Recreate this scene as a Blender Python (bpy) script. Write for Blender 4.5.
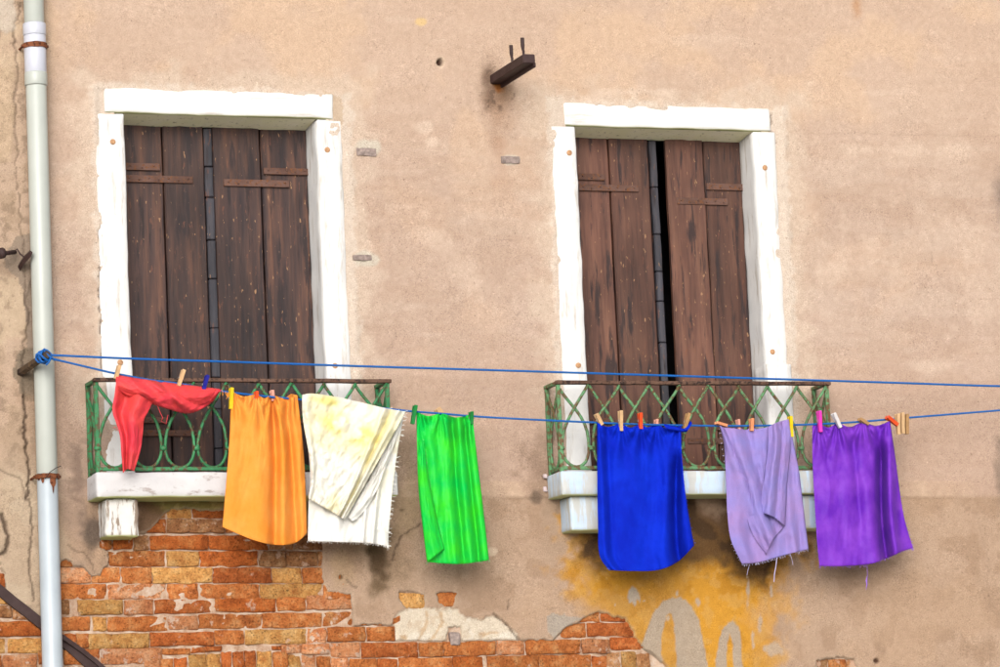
import bpy, bmesh, math, random
import numpy as np
from mathutils import Vector, Matrix, noise as mnoise

random.seed(7)
rng = np.random.default_rng(11)
for o in list(bpy.data.objects):
    bpy.data.objects.remove(o, do_unlink=True)
scene = bpy.context.scene
COL = scene.collection

# ------------------------------------------------------------------ camera
# wall front = plane Y 0, X along the wall, Z up, z 0 = underside of the window lintels, metres
FPX, CAM = 4027.0, np.array([-4.877, -18.213, -4.004])
YAW, PITCH, ROLL = 0.3541, 0.15125, -0.04577
_f = np.array([math.sin(YAW)*math.cos(PITCH), math.cos(YAW)*math.cos(PITCH), math.sin(PITCH)])
_r = np.array([math.cos(YAW), -math.sin(YAW), 0.0])
_u = np.cross(_r, _f)
_c, _s = math.cos(ROLL), math.sin(ROLL)
_r, _u = _c*_r + _s*_u, -_s*_r + _c*_u
cd = bpy.data.cameras.new('camera'); cam = bpy.data.objects.new('camera', cd); COL.objects.link(cam)
cd.sensor_width = 36.0; cd.lens = 36.0*FPX/1000.0; cd.clip_start = 0.1; cd.clip_end = 2000
cam.matrix_world = Matrix(((_r[0], _u[0], -_f[0], CAM[0]), (_r[1], _u[1], -_f[1], CAM[1]), (_r[2], _u[2], -_f[2], CAM[2]), (0, 0, 0, 1)))
scene.camera = cam

# ------------------------------------------------------------------ sky, sun, exposure
SUN_EL, SUN_AZ = math.radians(18), math.radians(202)          # azimuth clockwise from +Y
w = bpy.data.worlds.new('World'); scene.world = w; w.use_nodes = True
wn = w.node_tree.nodes; wl = w.node_tree.links
bg = wn['Background']
sky = wn.new('ShaderNodeTexSky'); sky.sky_type = 'NISHITA'; sky.sun_disc = False
sky.sun_elevation = SUN_EL; sky.sun_rotation = SUN_AZ; sky.air_density = 1.0; sky.dust_density = 4.0; sky.ozone_density = 1.0
hs = wn.new('ShaderNodeHueSaturation'); hs.inputs['Saturation'].default_value = 0.2
wl.new(sky.outputs[0], hs.inputs['Color']); wl.new(hs.outputs[0], bg.inputs['Color'])
bg.inputs['Strength'].default_value = 0.15
sd = bpy.data.lights.new('sun', 'SUN'); sd.energy = 1.4; sd.angle = math.radians(50); sd.color = (1.0, 0.975, 0.95)
sun = bpy.data.objects.new('sun', sd); COL.objects.link(sun); sun.location = (-3, -8, 8)
sdir = Vector((math.sin(SUN_AZ)*math.cos(SUN_EL), math.cos(SUN_AZ)*math.cos(SUN_EL), math.sin(SUN_EL)))
sun.rotation_euler = (-sdir).to_track_quat('-Z', 'Y').to_euler()
scene.render.engine = 'CYCLES'
vs = scene.view_settings
vs.view_transform = 'Standard'; vs.look = 'None'; vs.gamma = 1; vs.use_curve_mapping = False
vs.exposure = 0.50
K = 1.75          # ratio of displayed brightness to albedo that the light and exposure above give on the wall

# ------------------------------------------------------------------ helpers
def at(px, py, d=0.0):
    """world point on the plane d metres in front of the wall, seen at photo pixel px, py"""
    px = np.asarray(px, float); py = np.asarray(py, float); d = np.asarray(d, float)
    a = (px-500)/FPX; b = (333.5-py)/FPX
    D = [_f[i] + _r[i]*a + _u[i]*b for i in range(3)]
    t = (-d - CAM[1])/D[1]
    return np.stack([CAM[0]+t*D[0], CAM[1]+t*D[1], CAM[2]+t*D[2]], -1)
def V(px, py, d=0.0): return Vector(at(px, py, d).tolist())
def topx(X, Y, Z):
    dx, dy, dz = X-CAM[0], Y-CAM[1], Z-CAM[2]
    z = dx*_f[0]+dy*_f[1]+dz*_f[2]
    return 500+FPX*(dx*_r[0]+dy*_r[1]+dz*_r[2])/z, 333.5-FPX*(dx*_u[0]+dy*_u[1]+dz*_u[2])/z
def s2l(v):
    v = np.asarray(v, float)/255.0
    return np.where(v <= 0.04045, v/12.92, ((v+0.055)/1.055)**2.4)
def alb(r, g, b, k=None):
    """albedo of a surface that shows as this colour in the open light of the place"""
    a = s2l((r, g, b))/(k or K)
    return (float(a[0]), float(a[1]), float(a[2]), 1.0)

ROOTS = {}
def thing(name, label, cat, loc=(0, 0, 0), group=None):
    o = bpy.data.objects.new(name, None); COL.objects.link(o); o.location = loc; o.empty_display_size = 0.05
    o['label'] = label; o['category'] = cat
    if group: o['group'] = group
    return o
def tag(o, label, cat, group=None):
    o['label'] = label; o['category'] = cat
    if group: o['group'] = group
    return o
def rootloc(p):
    q = Vector((0, 0, 0))
    while p is not None:
        q += p.location; p = p.parent
    return q
def link(name, me, mat, parent=None, smooth=False):
    o = bpy.data.objects.new(name, me); COL.objects.link(o)
    if mat: me.materials.append(mat)
    if smooth and len(me.polygons): me.polygons.foreach_set('use_smooth', [True]*len(me.polygons))
    if parent is not None:
        o.parent = parent
    return o
def mesh(name, verts, faces, mat, parent=None, smooth=False):
    """verts in world metres; stored relative to the parent"""
    off = rootloc(parent)
    me = bpy.data.meshes.new(name)
    me.from_pydata([tuple(Vector(v)-off) for v in verts], [], faces); me.update()
    return link(name, me, mat, parent, smooth)
def from_bm(name, bm, mat, parent=None, smooth=False):
    off = rootloc(parent)
    if off.length: bmesh.ops.translate(bm, verts=bm.verts, vec=-off)
    bmesh.ops.recalc_face_normals(bm, faces=bm.faces)
    me = bpy.data.meshes.new(name); bm.to_mesh(me); bm.free()
    return link(name, me, mat, parent, smooth)
def base_at_root(t, o):  # mesh that is itself the thing: origin at its own base
    pass
def bm_box(bm, x0, x1, y0, y1, z0, z1, bevel=0.0, seg=1):
    r = bmesh.ops.create_cube(bm, size=1.0)
    vs_ = r['verts']
    for v in vs_:
        v.co = Vector(((x0+x1)/2+v.co.x*(x1-x0), (y0+y1)/2+v.co.y*(y1-y0), (z0+z1)/2+v.co.z*(z1-z0)))
    if bevel > 0:
        es = list({e for v in vs_ for e in v.link_edges})
        bmesh.ops.bevel(bm, geom=es, offset=bevel, segments=seg, affect='EDGES', profile=0.6)
    return bm
def rough_block(x0, x1, y0, y1, z0, z1, bevel=0.004, res=0.05, amp=0.003, freq=9.0, seed=0, fine=0.0):
    """stone or timber block with worn edges: evenly cut, then pushed about by noise"""
    nx = max(1, int((x1-x0)/res)); ny = max(1, int((y1-y0)/res)); nz = max(1, int((z1-z0)/res))
    def cuts(a, b, n):
        c = list(np.linspace(a, b, n+1))
        if b-a > 4*bevel: c = [a, a+bevel] + c[1:-1] + [b-bevel, b]
        return c
    X, Y, Z = cuts(x0, x1, nx), cuts(y0, y1, ny), cuts(z0, z1, nz)
    idx = {}; verts = []; faces = []
    def vid(i, j, k):
        key = (i, j, k)
        if key not in idx:
            p = Vector((X[i], Y[j], Z[k]))
            ext = (i in (0, len(X)-1)) + (j in (0, len(Y)-1)) + (k in (0, len(Z)-1))
            c = Vector(((x0+x1)/2, (y0+y1)/2, (z0+z1)/2))
            if ext >= 2:                                     # worn arrises
                q = p.copy()
                if i in (0, len(X)-1): q.x += bevel*0.55*(1 if i == 0 else -1)
                if j in (0, len(Y)-1): q.y += bevel*0.55*(1 if j == 0 else -1)
                if k in (0, len(Z)-1): q.z += bevel*0.55*(1 if k == 0 else -1)
                p = q
            sp = p*freq+Vector((seed*7.3, seed*3.1, seed*1.7))
            n = mnoise.noise_vector(sp)*amp
            if fine: n += mnoise.noise_vector(p*freq*5+Vector((seed, 9, 2)))*fine
            idx[key] = len(verts); verts.append(p+n)
        return idx[key]
    nX, nY, nZ = len(X)-1, len(Y)-1, len(Z)-1
    for i in range(nX):
        for k in range(nZ):
            faces.append((vid(i, 0, k), vid(i+1, 0, k), vid(i+1, 0, k+1), vid(i, 0, k+1)))
            faces.append((vid(i, nY, k), vid(i, nY, k+1), vid(i+1, nY, k+1), vid(i+1, nY, k)))
    for j in range(nY):
        for k in range(nZ):
            faces.append((vid(0, j, k), vid(0, j, k+1), vid(0, j+1, k+1), vid(0, j+1, k)))
            faces.append((vid(nX, j, k), vid(nX, j+1, k), vid(nX, j+1, k+1), vid(nX, j, k+1)))
    for i in range(nX):
        for j in range(nY):
            faces.append((vid(i, j, 0), vid(i, j+1, 0), vid(i+1, j+1, 0), vid(i+1, j, 0)))
            faces.append((vid(i, j, nZ), vid(i+1, j, nZ), vid(i+1, j+1, nZ), vid(i, j+1, nZ)))
    return verts, faces
def tube(points, rad, seg=8, cap=True, flat=1.0):
    """swept tube through points (list of Vector); rad may be a list"""
    P = [Vector(p) for p in points]; n = len(P)
    R_ = rad if isinstance(rad, (list, tuple)) else [rad]*n
    verts = []; faces = []
    t0 = (P[1]-P[0]).normalized()
    ref = Vector((0, 1, 0)) if abs(t0.y) < 0.9 else Vector((1, 0, 0))
    nrm = (ref - t0*ref.dot(t0)).normalized()
    for i in range(n):
        t = (P[min(i+1, n-1)]-P[max(i-1, 0)]).normalized()
        nrm = (nrm - t*nrm.dot(t)).normalized()
        b = t.cross(nrm)
        for k in range(seg):
            a = 2*math.pi*k/seg
            verts.append(P[i]+(nrm*math.cos(a)*flat+b*math.sin(a))*R_[i])
    for i in range(n-1):
        for k in range(seg):
            k2 = (k+1) % seg
            faces.append((i*seg+k, i*seg+k2, (i+1)*seg+k2, (i+1)*seg+k))
    if cap:
        faces.append(tuple(range(seg-1, -1, -1))); faces.append(tuple((n-1)*seg+k for k in range(seg)))
    return verts, faces
def merge(*parts):
    V_, F_ = [], []
    for v, f in parts:
        o = len(V_); V_ += list(v); F_ += [tuple(i+o for i in q) for q in f]
    return V_, F_

# numpy noise -------------------------------------------------------
TAB = rng.random((256, 256))
def vnoise(x, y, seed=0):
    x = x+seed*17.31; y = y+seed*41.7
    xi = np.floor(x).astype(int); yi = np.floor(y).astype(int)
    fx = x-xi; fy = y-yi
    fx = fx*fx*(3-2*fx); fy = fy*fy*(3-2*fy)
    a = TAB[xi % 256, yi % 256]; b = TAB[(xi+1) % 256, yi % 256]
    c = TAB[xi % 256, (yi+1) % 256]; d = TAB[(xi+1) % 256, (yi+1) % 256]
    return (a*(1-fx)+b*fx)*(1-fy)+(c*(1-fx)+d*fx)*fy
def fbm(x, y, oct=4, seed=0, gain=0.5):
    s = 0; a = 1; t = 0
    for o in range(oct):
        s = s+a*vnoise(x*2**o, y*2**o, seed+o*3); t += a; a *= gain
    return s/t
def sstep(a, b, x):
    t = np.clip((x-a)/(b-a), 0, 1); return t*t*(3-2*t)
def poly_sdf(px, py, pts):
    """signed distance in pixels, negative inside"""
    pts = np.array(pts, float); n = len(pts)
    d = np.full(px.shape, 1e9); ins = np.zeros(px.shape, bool)
    for i in range(n):
        ax, ay = pts[i]; bx, by = pts[(i+1) % n]
        ex, ey = bx-ax, by-ay; L = ex*ex+ey*ey+1e-9
        t = np.clip(((px-ax)*ex+(py-ay)*ey)/L, 0, 1)
        d = np.minimum(d, (px-ax-t*ex)**2+(py-ay-t*ey)**2)
        c = ((ay > py) != (by > py))
        with np.errstate(divide='ignore', invalid='ignore'):
            xi = ax+(py-ay)/(by-ay+1e-12)*ex
        ins ^= c & (px < xi)
    d = np.sqrt(d)
    return np.where(ins, -d, d)
def line_dist(px, py, pts):
    d = np.full(px.shape, 1e9)
    for (ax, ay), (bx, by) in zip(pts[:-1], pts[1:]):
        ex, ey = bx-ax, by-ay; L = ex*ex+ey*ey+1e-9
        t = np.clip(((px-ax)*ex+(py-ay)*ey)/L, 0, 1)
        d = np.minimum(d, (px-ax-t*ex)**2+(py-ay-t*ey)**2)
    return np.sqrt(d)

# ------------------------------------------------------------------ materials
def new_mat(name):
    m = bpy.data.materials.new(name); m.use_nodes = True
    nt = m.node_tree; b = nt.nodes['Principled BSDF']
    b.inputs['Specular IOR Level'].default_value = 0.25
    return m, nt, nt.nodes, nt.links, b
def n_pos(nt): return nt.nodes.new('ShaderNodeNewGeometry').outputs['Position']
def n_noise(nt, vec, scale, detail=4, rough=0.55, stretch=None, off=None):
    if stretch or off:
        mp = nt.nodes.new('ShaderNodeMapping'); nt.links.new(vec, mp.inputs[0])
        if stretch: mp.inputs['Scale'].default_value = stretch
        if off: mp.inputs['Location'].default_value = off
        vec = mp.outputs[0]
    n = nt.nodes.new('ShaderNodeTexNoise'); n.inputs['Scale'].default_value = scale
    n.inputs['Detail'].default_value = detail; n.inputs['Roughness'].default_value = rough
    nt.links.new(vec, n.inputs['Vector']); return n.outputs['Fac']
def n_ramp(nt, fac, stops):
    r = nt.nodes.new('ShaderNodeValToRGB'); nt.links.new(fac, r.inputs[0])
    e = r.color_ramp.elements
    while len(e) < len(stops): e.new(0.5)
    for el, (p, c) in zip(e, stops):
        el.position = p; el.color = c if len(c) == 4 else (*c, 1)
    return r.outputs[0]
def n_mix(nt, fac, a, b, mode='MIX'):
    m = nt.nodes.new('ShaderNodeMix'); m.data_type = 'RGBA'; m.blend_type = mode
    for s, v in ((m.inputs[0], fac), (m.inputs[6], a), (m.inputs[7], b)):
        if hasattr(v, 'links'): nt.links.new(v, s)
        else: s.default_value = v
    return m.outputs[2]
def n_bump(nt, h, strength, dist, prev=None):
    b = nt.nodes.new('ShaderNodeBump'); b.inputs['Strength'].default_value = strength; b.inputs['Distance'].default_value = dist
    nt.links.new(h, b.inputs['Height'])
    if prev is not None: nt.links.new(prev, b.inputs['Normal'])
    return b.outputs[0]
G = lambda v: (v, v, v, 1)

def plaster_mat():
    m, nt, N, L, b = new_mat('weathered_plaster')
    p = n_pos(nt)
    a = N.new('ShaderNodeVertexColor'); a.layer_name = 'wear_and_shade'
    grain = n_ramp(nt, n_noise(nt, p, 170, 4, 0.8), [(0.32, G(0.62)), (0.5, G(1.0)), (0.68, G(1.3))])
    c = n_mix(nt, n_ramp(nt, n_noise(nt, p, 4.5, 4, 0.6), [(0.35, G(0.25)), (0.65, G(1.0))]), a.outputs[0], n_mix(nt, 1.0, a.outputs[0], grain, 'MULTIPLY'))
    med = n_ramp(nt, n_noise(nt, p, 30, 6, 0.7), [(0.3, (0.90, 0.885, 0.87, 1)), (0.7, (1.08, 1.085, 1.09, 1))])
    c = n_mix(nt, 1.0, c, med, 'MULTIPLY')
    sp = n_ramp(nt, n_noise(nt, p, 95, 2, 0.5, off=(4, 2, 7)), [(0.67, G(0)), (0.72, G(0.7))])
    c = n_mix(nt, sp, c, n_mix(nt, 1.0, c, (1.38, 1.4, 1.42, 1), 'MULTIPLY'))
    dk = n_ramp(nt, n_noise(nt, p, 85, 2, 0.5, off=(1, 8, 3)), [(0.67, G(0)), (0.72, G(0.6))])
    c = n_mix(nt, dk, c, n_mix(nt, 1.0, c, (0.45, 0.42, 0.4, 1), 'MULTIPLY'))
    L.new(c, b.inputs['Base Color']); b.inputs['Roughness'].default_value = 0.95; b.inputs['Specular IOR Level'].default_value = 0.1
    nb = n_bump(nt, n_noise(nt, p, 130, 5, 0.75), 0.8, 0.006)
    nb = n_bump(nt, n_noise(nt, p, 30, 5, 0.6), 0.45, 0.008, nb)
    L.new(nb, b.inputs['Normal']); return m
def mortar_mat():
    m, nt, N, L, b = new_mat('lime_mortar'); p = n_pos(nt)
    c = n_ramp(nt, n_noise(nt, p, 22, 6, 0.7), [(0.3, alb(168, 124, 94)), (0.5, alb(210, 178, 152)), (0.7, alb(232, 212, 194))])
    L.new(c, b.inputs['Base Color']); b.inputs['Roughness'].default_value = 1
    L.new(n_bump(nt, n_noise(nt, p, 90, 5, 0.7), 0.9, 0.006), b.inputs['Normal']); return m
def brick_mat(name, c1, c2, c3, fleck=0.62, pale=alb(226, 190, 165)):
    m, nt, N, L, b = new_mat(name); p = n_pos(nt)
    oi = N.new('ShaderNodeObjectInfo')
    ad = N.new('ShaderNodeVectorMath'); ad.operation = 'ADD'
    L.new(p, ad.inputs[0]); cm = N.new('ShaderNodeCombineXYZ'); mu = N.new('ShaderNodeMath'); mu.operation = 'MULTIPLY'
    mu.inputs[1].default_value = 37.0; L.new(oi.outputs['Random'], mu.inputs[0]); L.new(mu.outputs[0], cm.inputs[0]); L.new(mu.outputs[0], cm.inputs[2])
    L.new(cm.outputs[0], ad.inputs[1]); q = ad.outputs[0]
    c = n_ramp(nt, n_noise(nt, q, 17, 6, 0.68), [(0.28, c1), (0.5, c2), (0.72, c3)])
    hv = N.new('ShaderNodeHueSaturation'); L.new(c, hv.inputs['Color'])
    mr = N.new('ShaderNodeMapRange'); L.new(oi.outputs['Random'], mr.inputs[0]); mr.inputs[3].default_value = 0.78; mr.inputs[4].default_value = 1.22
    L.new(mr.outputs[0], hv.inputs['Value']); c = hv.outputs[0]
    pits = n_ramp(nt, n_noise(nt, q, 110, 3, 0.6), [(0.32, G(0.35)), (0.42, G(0.9)), (0.60, G(1.05)), (0.70, G(1.4))])
    c = n_mix(nt, 1.0, c, pits, 'MULTIPLY')
    pl = n_ramp(nt, n_noise(nt, q, 11, 5, 0.7, off=(3, 1, 2)), [(fleck, G(0)), (fleck+0.05, G(0.75))])
    c = n_mix(nt, pl, c, pale)
    L.new(c, b.inputs['Base Color']); b.inputs['Roughness'].default_value = 0.92; b.inputs['Specular IOR Level'].default_value = 0.15
    nb = n_bump(nt, n_noise(nt, q, 100, 5, 0.75), 1.0, 0.009)
    nb = n_bump(nt, n_noise(nt, q, 28, 4, 0.6), 0.9, 0.016, nb)
    L.new(nb, b.inputs['Normal']); return m
def stone_mat(name, base, dirt, moss=None, streak=0.5, lo=0.58, hi=0.72, warm=None, grain=(1.0, 1.0, 0.13)):
    m, nt, N, L, b = new_mat(name); p = n_pos(nt)
    c = n_ramp(nt, n_noise(nt, p, 6, 5, 0.6), [(0.3, base), (0.7, warm or base)])
    st = n_ramp(nt, n_noise(nt, p, 30, 6, 0.65, stretch=grain), [(lo, G(0)), (hi, G(streak))])
    c = n_mix(nt, st, c, dirt)
    sp = n_ramp(nt, n_noise(nt, p, 26, 6, 0.75, off=(5, 5, 1)), [(0.63, G(0)), (0.72, G(streak))])
    c = n_mix(nt, sp, c, dirt)
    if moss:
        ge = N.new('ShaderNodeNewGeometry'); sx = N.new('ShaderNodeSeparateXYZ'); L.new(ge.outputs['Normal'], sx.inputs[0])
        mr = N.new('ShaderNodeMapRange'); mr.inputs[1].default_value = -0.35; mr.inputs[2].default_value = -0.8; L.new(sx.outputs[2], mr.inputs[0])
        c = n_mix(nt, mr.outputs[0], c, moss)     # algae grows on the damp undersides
    L.new(c, b.inputs['Base Color']); b.inputs['Roughness'].default_value = 0.85; b.inputs['Specular IOR Level'].default_value = 0.2
    nb = n_bump(nt, n_noise(nt, p, 45, 6, 0.65, stretch=(1, 1, 0.25)), 0.35, 0.005)
    nb = n_bump(nt, n_noise(nt, p, 160, 3, 0.6), 0.25, 0.003, nb)
    L.new(nb, b.inputs['Normal']); return m
def wood_mat(name, a, bcol, ccol, flake=alb(186, 142, 104), bottom=None):
    m, nt, N, L, b = new_mat(name); p = n_pos(nt)
    g = n_noise(nt, p, 26, 7, 0.62, stretch=(1.0, 1.0, 0.07))
    c = n_ramp(nt, g, [(0.28, a), (0.5, bcol), (0.74, ccol)])
    big = n_ramp(nt, n_noise(nt, p, 3.2, 4, 0.55, stretch=(1, 1, 0.55)), [(0.3, G(0.55)), (0.7, G(1.3))])
    c = n_mix(nt, 1.0, c, big, 'MULTIPLY')
    oi = N.new('ShaderNodeObjectInfo'); mr = N.new('ShaderNodeMapRange'); L.new(oi.outputs['Random'], mr.inputs[0]); mr.inputs[3].default_value = 0.62; mr.inputs[4].default_value = 1.15
    hv = N.new('ShaderNodeHueSaturation'); L.new(c, hv.inputs['Color']); L.new(mr.outputs[0], hv.inputs['Value']); c = hv.outputs[0]
    dk = n_ramp(nt, n_noise(nt, p, 24, 5, 0.6, stretch=(1, 1, 0.12), off=(7, 0, 3)), [(0.55, G(0)), (0.62, G(0.85))])
    c = n_mix(nt, dk, c, alb(44, 32, 34))
    rs = n_ramp(nt, n_noise(nt, p, 52, 4, 0.6, stretch=(1, 1, 0.25), off=(2, 0, 5)), [(0.62, G(0)), (0.68, G(0.5))])
    c = n_mix(nt, rs, c, alb(132, 82, 60))
    fk = n_ramp(nt, n_noise(nt, p, 75, 3, 0.5, stretch=(1, 1, 0.35), off=(9, 1, 1)), [(0.675, G(0)), (0.71, G(0.8))])
    c = n_mix(nt, fk, c, flake)
    L.new(c, b.inputs['Base Color']); b.inputs['Roughness'].default_value = 0.6; b.inputs['Specular IOR Level'].default_value = 0.3
    nb = n_bump(nt, g, 0.5, 0.006)
    L.new(nb, b.inputs['Normal']); return m
def metal_mat(name, paint, rust, amount=0.55, rough=0.55, sc=30):
    m, nt, N, L, b = new_mat(name); p = n_pos(nt)
    pv = n_mix(nt, n_ramp(nt, n_noise(nt, p, 9, 4, 0.6), [(0.35, G(0)), (0.65, G(1))]), paint, tuple(min(1, v*1.5+0.01) for v in paint[:3])+(1,))
    f = n_ramp(nt, n_noise(nt, p, sc, 6, 0.7), [(amount, G(0)), (amount+0.07, G(1))])
    rv = n_mix(nt, n_noise(nt, p, 120, 3, 0.6), rust, tuple(v*0.45 for v in rust[:3])+(1,))
    c = n_mix(nt, f, pv, rv)
    L.new(c, b.inputs['Base Color']); b.inputs['Roughness'].default_value = rough
    L.new(n_bump(nt, n_noise(nt, p, 120, 4, 0.7), 0.5, 0.004), b.inputs['Normal']); return m
def cloth_mat(name, c, c2=None, trans=0.22, rough=0.7, sheen=0.0, stain=None, hue=0.08, crinkle=0.0):
    m, nt, N, L, b = new_mat(name); p = n_pos(nt)
    col = n_mix(nt, n_ramp(nt, n_noise(nt, p, 7, 4, 0.6), [(0.35, G(0)), (0.65, G(1))]), c, c2 or c)
    if stain:
        at_ = N.new('ShaderNodeVertexColor'); at_.layer_name = 'stain'
        col = n_mix(nt, at_.outputs[0], col, stain)
    wv = n_ramp(nt, n_noise(nt, p, 420, 2, 0.5), [(0.3, G(0.93)), (0.7, G(1.06))])
    col = n_mix(nt, 1.0, col, wv, 'MULTIPLY')
    L.new(col, b.inputs['Base Color']); b.inputs['Roughness'].default_value = rough
    b.inputs['Specular IOR Level'].default_value = 0.12
    b.inputs['Sheen Weight'].default_value = sheen; b.inputs['Sheen Roughness'].default_value = 0.5
    nb = n_bump(nt, n_noise(nt, p, 380, 2, 0.5), 0.25, 0.0015)
    nb = n_bump(nt, n_noise(nt, p, 14, 4, 0.55), 0.35, 0.008, nb)
    nb = n_bump(nt, n_noise(nt, p, 48, 6, 0.65), 0.22, 0.006, nb)
    if crinkle: nb = n_bump(nt, n_noise(nt, p, 45, 6, 0.7), crinkle, 0.008, nb)
    L.new(nb, b.inputs['Normal'])
    tr = N.new('ShaderNodeBsdfTranslucent'); L.new(col, tr.inputs['Color']); L.new(nb, tr.inputs['Normal'])
    mx = N.new('ShaderNodeMixShader'); mx.inputs[0].default_value = trans
    L.new(b.outputs[0], mx.inputs[1]); L.new(tr.outputs[0], mx.inputs[2]); L.new(mx.outputs[0], N['Material Output'].inputs[0])
    return m
def plain(name, c, rough=0.5, var=0.12, spec=0.3, sc=25):
    m, nt, N, L, b = new_mat(name); p = n_pos(nt)
    lo = tuple(v*(1-var) for v in c[:3])+(1,); hi = tuple(min(1, v*(1+var)) for v in c[:3])+(1,)
    L.new(n_ramp(nt, n_noise(nt, p, sc, 4, 0.6), [(0.3, lo), (0.7, hi)]), b.inputs['Base Color'])
    b.inputs['Roughness'].default_value = rough; b.inputs['Specular IOR Level'].default_value = spec
    L.new(n_bump(nt, n_noise(nt, p, 90, 3, 0.6), 0.15, 0.003), b.inputs['Normal']); return m

M = {}
M['plaster'] = plaster_mat(); M['mortar'] = mortar_mat()
M['b_o'] = brick_mat('orange_brick', alb(160, 86, 44), alb(214, 128, 68), alb(234, 174, 116), 0.63)
M['b_r'] = brick_mat('red_brick', alb(156, 78, 38), alb(206, 112, 56), alb(226, 150, 92), 0.62)
M['b_y'] = brick_mat('yellow_brick', alb(180, 110, 56), alb(220, 162, 94), alb(238, 194, 132), 0.66)
M['b_t'] = brick_mat('tan_brick', alb(146, 90, 54), alb(184, 128, 84), alb(216, 172, 128), 0.56)
M['b_p'] = brick_mat('pink_brick', alb(182, 104, 64), alb(218, 146, 98), alb(230, 182, 142), 0.57, alb(226, 202, 182))
M['b_d'] = brick_mat('dark_brick', alb(150, 74, 32), alb(200, 108, 50), alb(218, 140, 78), 0.64)
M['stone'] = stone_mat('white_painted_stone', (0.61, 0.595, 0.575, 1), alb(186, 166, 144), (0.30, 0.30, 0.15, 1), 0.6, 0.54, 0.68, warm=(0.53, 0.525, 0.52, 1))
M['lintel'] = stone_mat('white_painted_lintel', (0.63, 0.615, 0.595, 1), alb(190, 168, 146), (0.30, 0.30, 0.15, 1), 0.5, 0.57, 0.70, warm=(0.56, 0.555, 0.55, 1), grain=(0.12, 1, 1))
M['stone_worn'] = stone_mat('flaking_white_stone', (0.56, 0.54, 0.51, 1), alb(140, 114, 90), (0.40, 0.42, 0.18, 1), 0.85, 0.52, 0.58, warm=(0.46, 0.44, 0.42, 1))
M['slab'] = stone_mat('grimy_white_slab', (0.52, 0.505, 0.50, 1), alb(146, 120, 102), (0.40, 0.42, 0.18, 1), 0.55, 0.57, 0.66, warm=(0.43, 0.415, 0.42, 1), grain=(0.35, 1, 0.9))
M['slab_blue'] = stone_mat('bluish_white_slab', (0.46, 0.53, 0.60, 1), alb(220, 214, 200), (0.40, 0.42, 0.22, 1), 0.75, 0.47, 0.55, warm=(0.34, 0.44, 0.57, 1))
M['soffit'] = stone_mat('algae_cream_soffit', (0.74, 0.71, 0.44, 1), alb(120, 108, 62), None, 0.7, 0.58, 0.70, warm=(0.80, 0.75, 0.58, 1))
M['wood1'] = wood_mat('weathered_dark_shutter_wood', alb(44, 34, 38), alb(78, 55, 49), alb(118, 80, 62))
M['wood2'] = wood_mat('weathered_reddish_shutter_wood', alb(74, 46, 38), alb(112, 74, 60), alb(138, 96, 76))
M['strip'] = wood_mat('grey_shutter_strip', alb(40, 40, 48), alb(70, 68, 76), alb(92, 86, 90))
M['strap'] = metal_mat('rusty_strap_iron', alb(98, 70, 60), alb(146, 94, 60), 0.53, 0.8, 70)
M['dark'] = plain('painted_room_dark', (0.018, 0.016, 0.018, 1), 0.95)  # near-black tone paints in the darkness of the room
M['green'] = metal_mat('chipped_green_paint', alb(52, 128, 80), alb(122, 92, 64), 0.505, 0.5, 40)
M['green2'] = metal_mat('faded_green_paint', alb(92, 142, 96), alb(136, 100, 68), 0.48, 0.55, 40)
M['rail'] = metal_mat('rusty_brown_iron', alb(104, 74, 58), alb(70, 50, 44), 0.5, 0.7, 40)
M['iron'] = metal_mat('dark_rusted_iron', alb(58, 36, 34), alb(96, 58, 40), 0.62, 0.6, 30)
M['rust'] = metal_mat('orange_rust', alb(128, 72, 40), alb(90, 44, 26), 0.5, 0.8, 60)
M['pipe'] = plain('pale_grey_green_pipe', alb(206, 210, 202), 0.35, 0.05, 0.4, 5)
M['pipe_low'] = plain('pale_blue_grey_pipe', alb(198, 208, 216), 0.35, 0.06, 0.4, 5)
M['sleeve'] = plain('bluish_white_pipe_sleeve', alb(222, 224, 236), 0.3, 0.04, 0.4, 5)
M['pole'] = wood_mat('wet_brown_pole_wood', alb(62, 48, 36), alb(98, 78, 58), alb(128, 104, 76))
M['rope'] = plain('blue_nylon_rope', alb(8, 104, 190), 0.5, 0.25, 0.3, 200)
M['slot'] = plain('grey_weathered_insert', alb(168, 150, 142), 0.9, 0.4, 0.1, 60)
M['plug'] = plain('rusty_iron_plug', alb(206, 160, 120), 0.9, 0.3, 0.1, 80)
M['ground'] = plain('stone_paving', (0.46, 0.45, 0.42, 1), 0.9, 0.2, 0.2, 3)
M['shell'] = plain('pale_plaster_flake', alb(226, 206, 206), 0.8, 0.1)

# ------------------------------------------------------------------ dimensions
D_BAL = 0.161
WIN = (0.0, 2.3017); OPEN_W = 0.96
BL, BR = -0.2194, 1.2091
Z_RAIL, Z_LOW = -1.3133, -1.727
SLAB_TOP = -1.745
SLAB_BOT = float(at(96.6, 497.2, D_BAL+0.03)[2])
REVEAL = 0.17

# ------------------------------------------------------------------ ground
gm = bpy.data.meshes.new('ground'); GZ = -5.65
gm.from_pydata([(-400, -400, GZ), (400, -400, GZ), (400, 400, GZ), (-400, 400, GZ)], [], [(0, 1, 2, 3)])
go = link('ground', gm, M['ground']); go['kind'] = 'structure'

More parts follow.
